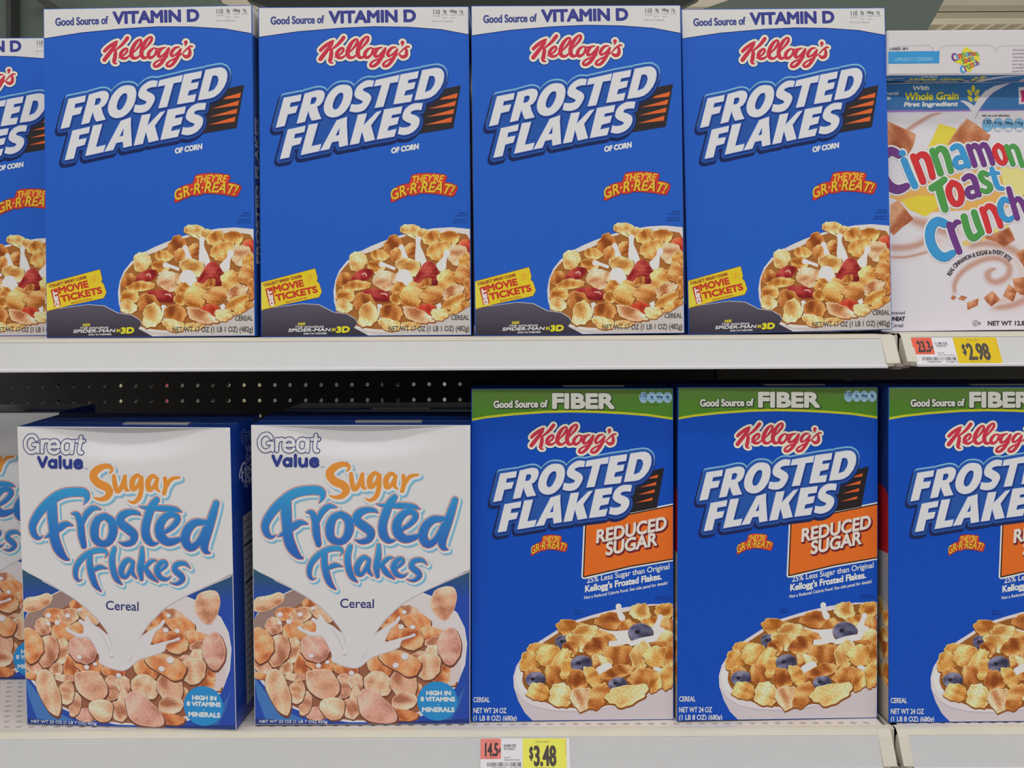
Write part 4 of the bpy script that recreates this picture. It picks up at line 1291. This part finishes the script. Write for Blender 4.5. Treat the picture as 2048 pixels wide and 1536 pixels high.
    T1 = ((144, 76, 48), (184, 112, 76), (212, 160, 122))
    for fr, pl in ((f1, [(-60, 470), (75, 530), (260, 610), (440, 700), (432, 760), (390, 880), (340, 965), (200, 960), (-60, 900)]),
                   (f1, [(1100, 490), (1200, 560), (1300, 630), (1400, 712), (1352, 805), (1150, 830), (960, 830), (838, 832), (930, 690), (1010, 580)]),
                   (f2, [(95, 110), (178, 60), (220, 100), (280, 180), (352, 270), (240, 350), (130, 450), (90, 410)]),
                   (f2, [(1122, 460), (1250, 420), (1400, 360), (1440, 430), (1462, 500), (1350, 580), (1250, 520), (1140, 490)]),
                   (f2, [(1114, 1135), (1215, 1056), (1260, 1110), (1300, 1160), (1200, 1235), (1150, 1190)]),
                   (f2, [(1328, 1120), (1390, 985), (1490, 1060), (1440, 1185)]),
                   (f2, [(1430, 925), (1560, 910), (1680, 1000), (1640, 1110), (1530, 1110), (1460, 1050)]),
                   (f2, [(1465, 640), (1560, 600), (1700, 640), (1720, 780), (1560, 800)]),
                   (f2, [(930, 1190), (1062, 1142), (1050, 1220), (935, 1275)]),
                   (f2, [(830, 1150), (870, 1108), (935, 1130), (895, 1170)]),
                   (f2, [(752, 1140), (775, 1104), (815, 1130), (785, 1165)])):
        m = []
        for i in range(len(pl)):
            a, b = pl[i], pl[(i + 1) % len(pl)]
            m += [(a[0] + (b[0] - a[0]) * t / 3, a[1] + (b[1] - a[1]) * t / 3) for t in range(3)]
        A.piece(fr, m, T1, rng, rough=0.015, cup=False)
    multi_title(A, f1)
    k_ = (70, 62, 72)
    A.part('arched_print', label='dark lettering arched over the swirl')
    A.text(f2, 'REAL CINNAMON & SUGAR in EVERY BITE!', [(752, 898), (800, 820), (880, 750), (980, 700), (1100, 668), (1220, 655), (1320, 675), (1400, 740)], 46, k_, bold=2.2)
    A.part('weight_print')
    A.text(f2, 'NET WT 12.8 OZ (362g)', [(1162, 1442), (1890, 1442)], 46, (70, 66, 76), bold=3)
    A.text(f2, 'U', [(1013, 1432), (1034, 1432)], 28, k_, bold=1)
    A.strokes(f2, [[(1024 + 30 * math.cos(a), 1418 + 30 * math.sin(a), 2.5) for a in np.arange(0, 6.6, 0.5)]], k_)
    A.text(f2, 'D', [(1060, 1432), (1084, 1432)], 26, k_, bold=1)
    A.part('variety_print')
    A.text(f2, 'Sweetened', [(10, 1316), (250, 1316)], 36, (96, 90, 100), bold=0.8)
    A.text(f2, 'WHEAT', [(68, 1386), (248, 1386)], 42, (40, 36, 42), bold=3)
    A.text(f2, 'Cereal', [(96, 1456), (230, 1456)], 40, (96, 90, 100), bold=0.8)
    A.part('facts_pills', label='row of light blue nutrition pills')
    A.text(f1, 'PER 3/4 CUP SERVING', [(1290, 470), (1642, 468)], 24, k_, bold=1)
    for x, s, h, t in ((1358, '130', 52, 'CALORIES'), (1495, '0.5g', 36, 'SAT FAT'), (1630, '220mg', 36, 'SODIUM'), (1768, '10g', 36, 'SUGARS')):
        A.ellipse(f1, x, 575, 68, 88, (60, 100, 150))
        A.ellipse(f1, x, 575, 63, 83, (122, 182, 220))
        A.text(f1, s, [(x - 46, 566), (x + 46, 566)], h, (38, 52, 86), bold=2)
        A.text(f1, t, [(x - 48, 602), (x + 48, 602)], 18, (38, 52, 86))
        if h < 50:
            A.ellipse(f1, x, 632, 46, 22, (216, 220, 228))
            A.text(f1, '2% DV' if x < 1600 else '9% DV', [(x - 30, 640), (x + 30, 640)], 14, (70, 70, 90))
    A.build(root)
    B = Art(CW, CD, plane='top', depth=CH + 0.0006)
    tq = [(1757, 61), (2160, 64), (1760, 152), (2163, 156)]
    f3 = Frame(1765, 60, 7.237, tq, CW, CD)
    B.part('top_print', label='blue date bar, small logo and fine print on the top panel')
    B.text(f3, 'BETTER IF USED BY', [(-340, 300), (244, 300)], 34, (84, 74, 96), bold=2)
    B.poly(f3, [(-400, 318), (682, 322), (682, 502), (-400, 496)], (58, 146, 206))
    B.text(f3, 'APR2013 CE080801', [(56, 464), (600, 464)], 52, (130, 182, 212), bold=1)
    B.poly(f3, [(1040, 262), (1240, 380), (1250, 470), (1200, 520), (1120, 640), (1060, 610), (990, 520), (880, 480), (960, 420)], (224, 206, 60))
    g = Frame(1765, 60, 7.237, tq, CW, CD, pre=np.array([[.203, 0, 865], [0, .203, 180]]))
    for c, rows in MULTI_TOP:
        B.strokes(g, rows, c, n=2)
    for i, s in enumerate(('Nutrition Keys icons are', 'provided to help guide your', 'choices. They show calories', 'and nutrient amounts per', 'serving and the % Daily Value', 'available. Refer to the side', 'panel for more information')):
        B.text(f3, s, [(1718, 336 + i * 52), (2260 + 30 * (i % 3), 338 + i * 52)], 30, (130, 104, 130))
    B.strokes(f3, [[(60, 246, 3), (480, 236, 3), (560, 260, 3), (630, 330, 4), (720, 262, 3), (820, 244, 3), (1380, 250, 3), (1480, 330, 4), (1560, 262, 3), (2060, 262, 3)]], (190, 184, 190))
    B.build(root)
    return root

# ------------------------------------------------------------------ the setting: aisle floor, ceiling, far panels
M_CREAM = mat('cream_painted_steel', (198, 193, 179), 0.42, noise=0.03, scale=30)
M_CHAN = mat('grey_plastic_channel', (189, 189, 190), 0.30, noise=0.015, scale=60)
M_RIM = mat('channel_clear_edge', (212, 212, 216), 0.22)
M_DECK = mat('shelf_deck_paint', (206, 198, 193), 0.45, noise=0.03, scale=25)
M_BLACK = mat('black_painted_board', (26, 25, 24), 0.6, noise=0.15, scale=80)
M_BROWN = mat('dark_brown_steel', (44, 40, 36), 0.6)
M_GREEN = mat('green_painted_panel', (27, 37, 27), 0.5, noise=0.06, scale=8)
M_GREYGREEN = mat('grey_green_panel', (98, 112, 104), 0.5, noise=0.04, scale=8)
M_POST = mat('dark_grey_post', (64, 66, 66), 0.5)
M_ROOF = mat('beige_roof_deck', (190, 182, 168), 0.8, noise=0.04, scale=3)
M_BEAM = mat('beige_roof_beam', (196, 188, 168), 0.7)
M_FLOOR = mat('pale_floor_tile', (190, 186, 178), 0.25, noise=0.03, scale=2)
M_SCRATCH = mat('worn_edge_grey', (120, 108, 100), 0.6)

bm = bmesh.new()
add_box(bm, -8, 8, -6, 12, -0.05, 0)
tag(bm_obj('floor', bm, M_FLOOR), kind='structure')

bm = bmesh.new()
add_box(bm, -8, 8, -6, 12, 4.5, 4.6)
tag(bm_obj('ceiling', bm, M_ROOF), kind='structure')


def beam(prof, x0, x1, name, m):
    b = bmesh.new()
    add_prism(b, prof, x0, x1)
    return tag(bm_obj(name, b, m), kind='structure')


# the roof: one girder across the aisle and joists running away under the deck beyond it
beam([(6.45, 3.93), (6.60, 3.93), (6.60, 3.985), (6.45, 3.985)], -8, 8, 'trim_1', M_BEAM)
beam([(6.42, 3.995), (6.62, 3.995), (6.62, 4.035), (6.42, 4.035)], -8, 8, 'trim_2', M_ROOF)
for i in range(30):
    b = bmesh.new()
    x = 2.6 + 0.17 * i
    add_box(b, x, x + 0.045, 7.75, 11.5, 4.36, 4.48)
    tag(bm_obj('trim_%d' % (3 + i), b, M_BEAM), kind='structure')


def at(px, py, y):
    """World x, z of a point seen at this place in the photograph when it stands at depth y."""
    d = y + DIST
    return (px - 1024) / 1593 * d, ZC + (625 - py) / 1593 * d


def panel(name, label, pts, y, th, m, cat='panel', group=None):
    b = bmesh.new()
    P = [at(px, py, y) for px, py in pts]
    a = [b.verts.new((x, y, z)) for x, z in P]
    c = [b.verts.new((x, y + th, z)) for x, z in P]
    n = len(P)
    for i in range(n):
        b.faces.new((a[i], a[(i + 1) % n], c[(i + 1) % n], c[i]))
    b.faces.new(a)
    b.faces.new(c[::-1])
    bmesh.ops.recalc_face_normals(b, faces=b.faces[:])
    return tag(bm_obj(name, b, m), label, cat, group)


GP = 'hanging panels above the shelving'
panel('hanging_panel', 'grey-green panel above the far left boxes', [(-260, -330), (330, -330), (440, 0), (492, 20), (560, 130), (-260, 130)], 2.20, 0.05, M_GREYGREEN, 'hanging panel', GP)
panel('hanging_panel', 'dark green panel above the three middle blue boxes', [(560, -330), (300, -330), (496, -4), (560, 20), (700, 130), (1180, 130), (1352, 22), (1404, -4), (1600, -330)], 2.35, 0.05, M_GREEN, 'hanging panel', GP)
panel('hanging_panel', 'green panel with a slanted end above the right-hand blue box', [(1900, -330), (1500, -330), (1478, -4), (1408, 20), (1300, 100), (1838, 100), (1896, -4), (2030, -240)], 2.20, 0.05, M_GREYGREEN, 'hanging panel', GP)  # dark green panel; the grey in its colour is a painted gloss reflection
b = bmesh.new()
x0, z0 = at(18, 130, 2.15)
x1, z1 = at(28, -330, 2.15)
add_box(b, x0, x1, 2.14, 2.19, z0, z1)
tag(bm_obj('upright_post', b, M_POST), 'thin dark upright post in front of the grey-green panel', 'post')
b = bmesh.new()
P = [at(px, py, 2.12) for px, py in ((60, -16), (84, -16), (140, 24), (112, 24))]
for yy in (2.12, 2.17):
    for x, z in P:
        b.verts.new((x, yy, z))
b.verts.ensure_lookup_table()
for f in ((0, 1, 2, 3), (7, 6, 5, 4), (0, 4, 5, 1), (1, 5, 6, 2), (2, 6, 7, 3), (3, 7, 4, 0)):
    b.faces.new([b.verts[i] for i in f])
bmesh.ops.recalc_face_normals(b, faces=b.faces[:])
tag(bm_obj('slanted_brace', b, M_POST), 'short dark slanted brace above the left blue box', 'brace')

# ------------------------------------------------------------------ shelving
UZ, LZ = 1.2787, 0.9285          # shelf tops
YB = 0.585                       # back panel


def perforated(name, x0, x1, a0, a1, pitch_x, pitch_a, hole, m, parent, horizontal, level, th, stagger=False, phase=0.0):
    """A sheet with real holes.  hole = (half width, half height); vertical sheets face -y at y=level, decks face up at z=level."""
    V, F = [], []
    idx = {}

    def vid(p):
        k = (round(p[0], 6), round(p[1], 6), round(p[2], 6))
        if k not in idx:
            idx[k] = len(V)
            V.append((k[0], k[2], level - k[1]) if horizontal else (k[0], level + k[1], k[2]))
        return idx[k]
    na = int((a1 - a0) / pitch_a + 1e-6)
    for r in range(na):
        ca = a0 + pitch_a * (r + 0.5)
        off = phase + (pitch_x / 2 if stagger and r % 2 else 0)
        n0 = int((x1 - x0 - off) / pitch_x)
        lo, hi = ca - pitch_a / 2, ca + pitch_a / 2
        xs = x0 + off
        for xa, xb in ((x0, xs), (xs + n0 * pitch_x, x1)):
            if xb - xa > 1e-6:
                F.append([vid((xa, 0, lo)), vid((xb, 0, lo)), vid((xb, 0, hi)), vid((xa, 0, hi))])
        for c in range(n0):
            cx = xs + pitch_x * (c + 0.5)
            L, Rr = cx - pitch_x / 2, cx + pitch_x / 2
            k = 8
            ring = [(cx + hole[0] * math.cos(2 * PI * (i + .5) / k), ca + hole[1] * math.sin(2 * PI * (i + .5) / k)) for i in range(k)]
            out = [(Rr, ca), (Rr, hi), (cx, hi), (L, hi), (L, ca), (L, lo), (cx, lo), (Rr, lo)]
            f0 = [vid((x, 0, z)) for x, z in ring]
            f1 = [vid((x, th, z)) for x, z in ring]
            fo = [vid((x, 0, z)) for x, z in out]
            for i in range(k):
                j = (i + 1) % k
                F.append([fo[i], fo[j], f0[i]] if False else [f0[i], fo[i], fo[j]])
                F.append([f0[i], fo[j], f0[j]])
                F.append([f0[i], f0[j], f1[j], f1[i]])
    o = mesh_obj(name, V, F, m, parent)
    b = bmesh.new()
    b.from_mesh(o.data)
    bmesh.ops.recalc_face_normals(b, faces=b.faces[:])
    b.to_mesh(o.data)
    b.free()
    return o


pb = empty('pegboard_back', 'black perforated back panel seen above the white boxes', 'back panel', (0, YB, 0))
o = perforated('perforated_sheet', -0.90, 0.335, LZ - 0.0125, 1.262, 0.0254, 0.0254, (0.0033, 0.0033), M_BLACK, None, False, YB, 0.004, phase=0.0138)
o.parent = pb
o.matrix_parent_inverse = Matrix.Translation((0, -YB, 0))
for nme, xa, xb in (('upright', 0.335, 0.357),):
    b = bmesh.new()
    add_box(b, xa, xb, -0.004, 0.02, -YB * 0, 1.50)
    bm_obj(nme, b, M_BROWN, pb)
b = bmesh.new()
add_box(b, -0.9, 0.335, 0.0, 0.006, 1.2785, 1.50)
bm_obj('upper_sheet', b, M_BLACK, pb)
b = bmesh.new()
add_box(b, 0.357, 1.2, YB, YB + 0.006, LZ - 0.3, 1.50)
tag(bm_obj('back_panel', b, M_BROWN), 'plain dark brown back panel behind the right-hand bay', 'back panel')

# goods on the other side of the gondola, glimpsed through the holes
rg = random.Random(4)
x = -1.30
i = 0
while x < 0.55:
    w = rg.choice((0.03, 0.045, 0.06, 0.08))
    c = rg.choice(((150, 150, 150), (216, 214, 206), (60, 58, 54), (24, 24, 26), (206, 198, 160), (190, 90, 100), (120, 118, 112), (210, 210, 216), (130, 126, 120), (196, 170, 80)))
    if x < -0.95:
        c = (24, 24, 24)
    b = bmesh.new()
    add_box(b, x, x + w, 1.12, 1.20, LZ + 0.005, 1.25 + rg.choice((0, 0.02, -0.09)), bevel=0.002)
    tag(bm_obj('carton', b, mat('carton_ink', c, 0.5)), 'carton on the far side, glimpsed only through the holes of the back panel', 'carton', 'cartons behind the pegboard')
    x += w + 0.004
b = bmesh.new()
add_box(b, -1.4, 0.8, 1.10, 1.40, LZ - 0.03, LZ + 0.005)
add_box(b, -1.4, 0.8, 1.38, 1.40, 0.0, LZ - 0.03)
tag(bm_obj('far_shelf', b, M_BROWN), 'shelf on the far side that carries the cartons behind the back panel', 'shelf')


CR, CDROP = 0.0142, 0.0232      # run and drop of the price channel


def shelf(label, x0, x1, z, yfront, cd, cap_left=None, cap_right=None, deck_holes=True):
    """A steel shelf: perforated deck, rolled cream front edge, sloping price channel with a clear lower rim, end caps."""
    root = empty('shelf', label, 'shelf', (0, 0, z))
    yf = yfront
    if deck_holes:
        perforated('deck', x0 + 0.004, x1 - 0.004, yf + 0.004, yf + 0.004 + 0.0096 * 18, 0.0114, 0.0096, (0.0030, 0.0019), M_DECK, root, True, 0.0, 0.003, stagger=True, phase=0.002)
        ys = yf + 0.004 + 0.0096 * 18
    else:
        ys = yf + 0.004
    b = bmesh.new()
    add_box(b, x0 + 0.004, x1 - 0.004, ys, YB - 0.004, -0.0012, 0.0)
    bm_obj('deck_plate', b, M_DECK, root)
    b = bmesh.new()
    add_box(b, x0 + 0.004, x1 - 0.004, yf + 0.02, YB - 0.004, -0.030, -0.012)
    bm_obj('underside', b, M_BROWN, root)
    # front: profile in (y, z)
    b = bmesh.new()
    prof = [(yf + 0.005, 0.0), (yf + 0.001, -0.0003), (yf - 0.0010, -0.0012), (yf - 0.0035, -cd), (yf - 0.0005, -cd - 0.0006), (yf + 0.004, -0.030), (yf + 0.012, -0.030), (yf + 0.008, -0.002)]
    add_prism(b, prof, x0, x1)
    bm_obj('front_edge', b, M_CREAM, root)
    b = bmesh.new()
    cx0 = x0 + (0.009 if cap_left else 0)
    cx1 = x1 - (0.012 if cap_right else 0)
    prof = [(yf - 0.0030, -cd - 0.0001), (yf - 0.0042, -cd - 0.0008), (yf - CR, -cd - CDROP), (yf - CR - 0.001, -cd - CDROP - 0.0006), (yf - CR + 0.003, -cd - CDROP - 0.0006), (yf - 0.0012, -cd - 0.0008)]
    add_prism(b, prof, cx0, cx1)
    bm_obj('price_channel', b, M_CHAN, root)
    b = bmesh.new()
    zr = -cd - CDROP
    prof = [(yf - CR - 0.0012, zr + 0.0004), (yf - CR - 0.0026, zr - 0.0004), (yf - CR - 0.0024, zr - 0.0020), (yf - CR - 0.0010, zr - 0.0026), (yf - CR + 0.004, zr - 0.0026), (yf - CR + 0.004, zr)]
    add_prism(b, prof, cx0, cx1)
    bm_obj('channel_rim', b, M_RIM, root)
    for side, xa, xb in ((cap_left, x0, x0 + 0.009), (cap_right, x1 - 0.012, x1)):
        if side:
            b = bmesh.new()
            prof = [(yf + 0.004, 0.0002), (yf - 0.0010, -0.0006), (yf - 0.0046, -cd - 0.001), (yf - CR - 0.0006, -cd - CDROP + 0.002), (yf - CR + 0.002, -cd - CDROP - 0.001), (yf + 0.006, -0.0300)]
            add_prism(b, prof, xa, xb)
            bm_obj('end_cap', b, M_CREAM, root)
            b = bmesh.new()
            e = xb if side == 'R' else xa
            add_prism(b, [(yf - CR, zr + 0.002), (yf - CR - 0.002, zr - 0.001), (yf - CR + 0.004, zr - 0.004), (yf + 0.004, zr - 0.004), (yf + 0.004, zr + 0.002)], e - 0.004, e + 0.003)
            bm_obj('worn_corner', b, M_SCRATCH, root)
    return root


UYF, LYF = -0.012, -0.0154
shelf('upper left shelf carrying the blue vitamin banner boxes', -0.80, 0.3405, UZ, UYF, 0.0034, None, 'R', False)
shelf('upper right shelf carrying the white box with many-coloured letters', 0.3465, 0.95, UZ + 0.0012, UYF, 0.0034, 'L', None, False)
shelf('lower left shelf carrying the white boxes and two green banner boxes', -0.80, 0.3345, LZ, LYF, 0.0048, None, 'R', True)
shelf('lower right shelf under the green banner box cut by the edge', 0.3400, 0.95, LZ, LYF, 0.0048, 'L', None, True)
# slotted upright between the two bays, seen in the gap between the shelf ends
for za, zb, yf, lab in ((UZ - 0.030, UZ - 0.001, UYF, 'white slotted upright strip between the two upper shelf ends'), (LZ - 0.034, LZ - 0.001, LYF, 'white slotted upright strip between the two lower shelf ends')):
    b = bmesh.new()
    c = 0.3435 if za > 1.1 else 0.3372
    add_box(b, c - 0.0022, c + 0.0022, yf + 0.001, yf + 0.03, za, zb, bevel=0.0006)
    tag(bm_obj('upright_strip', b, M_CREAM), lab, 'upright strip')


def price_tag(label, x, z_shelf, yf, cd, W, H, draw):
    """A paper label lying in the sloping channel; its art is measured in tenths of a millimetre from its top left corner."""
    root = empty('price_tag', label, 'price tag')
    t = math.atan2(CR - 0.0042, CDROP - 0.0008)
    b = bmesh.new()
    add_box(b, 0, W, -0.0003, 0.0, -H, 0)
    o = bm_obj('paper', b, M_LABEL, root)
    ca = o.data.color_attributes.new('ink', 'FLOAT_COLOR', 'CORNER')
    for d in ca.data:
        d.color = ink((216, 214, 220))
    A = Art(W, H, margin=0.0)
    draw(A, Frame(0, 0, 1, [(0, 0), (W * 1e4, 0), (0, H * 1e4), (W * 1e4, H * 1e4)], W, H))
    A.build(root)
    for ch in root.children:
        if ch != o:
            ch.location = (W / 2, -0.0003, -H)
    root.location = (x, yf - 0.0042 - 0.0004, z_shelf - cd - 0.0008)
    root.rotation_euler = (-t, 0, 0)
    return root


def tag_art(unit, size, code, price, dept, foot, upc, date, orange, yellow, last):
    def draw(A, f):
        A.part('unit_price_patch', M_LABEL, 'orange-red unit price patch')
        A.poly(f, [(0, 0), (180, 0), (180, 158), (0, 158)], orange)
        A.text(f, unit, [(42, 134), (152, 134)], 98, (66, 58, 60), bold=4)
        A.text(f, '\u00a2', [(160, 104), (177, 104)], 34, (66, 58, 60), bold=2)
        A.text(f, 'UNIT PRICE', [(50, 26), (140, 26)], 9, (160, 80, 70))
        A.text(f, 'PER OUNCE', [(48, 153), (140, 153)], 9, (120, 64, 58))
        A.part('item_print', M_LABEL, 'small grey print and barcode')
        g = (96, 92, 100)
        A.text(f, size, [(204, 66), (312, 66)], 21, g, bold=1.2)
        A.text(f, code, [(206, 88), (300, 88)], 15, g, bold=0.6)
        A.text(f, dept, [(206, 152), (262, 152)], 13, g)
        A.text(f, foot, [(206, 172), (350, 172)], 13, g)
        r = random.Random(9)
        x = 60
        while x < 352:
            w = r.choice((2, 3, 4, 6, 8))
            A.poly(f, [(x, 184), (x + w, 184), (x + w, 216), (x, 216)], (74, 70, 78))
            x += w + r.choice((4, 5, 6, 8))
        A.text(f, upc, [(100, 236), (226, 236)], 13, g, bold=0.5)
        A.text(f, date, [(262, 236), (362, 236)], 13, g, bold=0.5)
        A.poly(f, [(20, 244), (180, 244), (180, 248), (20, 248)], (214, 120, 110))
        A.part('price_patch', M_LABEL, 'yellow price patch with a large dark price')
        A.poly(f, [(370, 0), (756, 0), (756, 262), (370, 262)], yellow)
        k = (78, 72, 66)
        A.text(f, 'RETAIL PRICE', [(486, 34), (602, 34)], 15, (158, 146, 70), bold=0.6)
        A.text(f, '$', [(432, 156), (460, 156)], 90, k, bold=4)
        A.text(f, price, [(474, 208), (660, 208)], 146, k, bold=6.5)
        A.text(f, last, [(474, 234), (650, 234)], 13, (128, 116, 60))
        A.poly(f, [(748, 10), (752, 10), (752, 130), (748, 130)], (216, 120, 50))
    return draw


price_tag('price tag reading $2.98 below the box with many-coloured letters', 0.3545, UZ + 0.0012, UYF, 0.0034, 0.0760, 0.0262,
          tag_art('23.3', '11.80 OZ', '9200761', '2.98', 'Dept.92', '0016-0010-0007', '16000275677', '01/28/12', (220, 96, 72), (214, 184, 22), 'ON CTC 11.8OZ'))
price_tag('price tag reading $3.48 on the lower shelf edge', -0.0296, LZ, LYF, 0.0048, 0.0786, 0.0262,
          tag_art('14.5', '24.00 OZ', '9276853', '3.48', 'Dept.92', '0068-0009-0003', '38000391200', '01/28/12', (232, 128, 118), (222, 218, 92), 'FROSTED FLAKES'))

# ------------------------------------------------------------------ the boxes
# upper shelf: x, y, yaw, roll
GV_ = 'blue vitamin banner boxes on the upper shelf'
v0 = vitamin_box('x', GV_)
VL = [(-0.3268, -0.0050, -1.13, -0.30, 'leftmost full blue box of the front row on the upper shelf'),
      (-0.1321, -0.0034, 0.48, -0.18, 'second blue front-row box from the left on the upper shelf'),
      (0.0617, -0.0032, 1.36, -0.43, 'third blue front-row box from the left on the upper shelf'),
      (0.2569, 0.0090, 2.20, -1.02, 'blue box beside the white box with many-coloured letters'),
      (-0.5370, 0.0720, 0.0, 0.0, 'blue box standing in the second row, cut by the left edge')]
for i, (x, y, yaw, roll, lab) in enumerate(VL):
    o = v0 if i == 0 else copy_tree(v0)
    o['label'] = lab
    seat(o, x, y, UZ, yaw, roll, 0, VW, VD)

FG = 'green banner boxes on the lower shelf'
f0 = fiber_box('x', FG)
FL = [(0.0535, -0.0020, 1.13, 0.23, 'green banner box standing next to the white box with brush lettering'),
      (0.2394, -0.0022, 2.0, 0.40, 'middle green banner box of the three on the lower shelf'),
      (0.4290, -0.0075, 0.8, 0.2, 'green banner box at the lower right, cut by the right edge')]
for i, (x, y, yaw, roll, lab) in enumerate(FL):
    o = f0 if i == 0 else copy_tree(f0)
    o['label'] = lab
    seat(o, x, y, LZ, yaw, roll, 0, FW, FD)

GG = 'white boxes with brush lettering on the lower shelf'
g0 = great_value_box('x', GG)
GL = [(-0.3442, -0.0096, -3.28, 0.10, 2.5, 'white box with brush lettering, turned to show its blue right side'),
      (-0.1364, -0.0076, 0.70, 0.42, 2.6, 'white box with brush lettering beside the first green banner box'),
      (-0.5580, 0.0850, 0.0, 0.0, 0.0, 'white box with brush lettering standing further back at the left edge'),
      (-0.1380, 0.0860, 0.0, 0.0, 0.0, 'second-row white box, only its dark blue top showing between two front boxes')]
for i, (x, y, yaw, roll, lean, lab) in enumerate(GL):
    o = g0 if i == 0 else copy_tree(g0)
    o['label'] = lab
    seat(o, x, y, LZ, yaw, roll, lean, GW, GD)

c0 = cinnamon_box('white box with many-coloured letters standing on the upper right shelf')
seat(c0, 0.349 + CW / 2, 0.030, UZ + 0.0012, 0.4, -0.5, 0, CW, CD)
c1 = copy_tree(c0)
c1['label'] = 'white box lying on its front on top of the standing white box'
c1.rotation_mode = 'XYZ'
c1.rotation_euler = (R(90), 0, R(0))
c1.location = (0.3475 + CW / 2, 0.010 + CH, UZ + 0.0012 + CH + 0.0018)
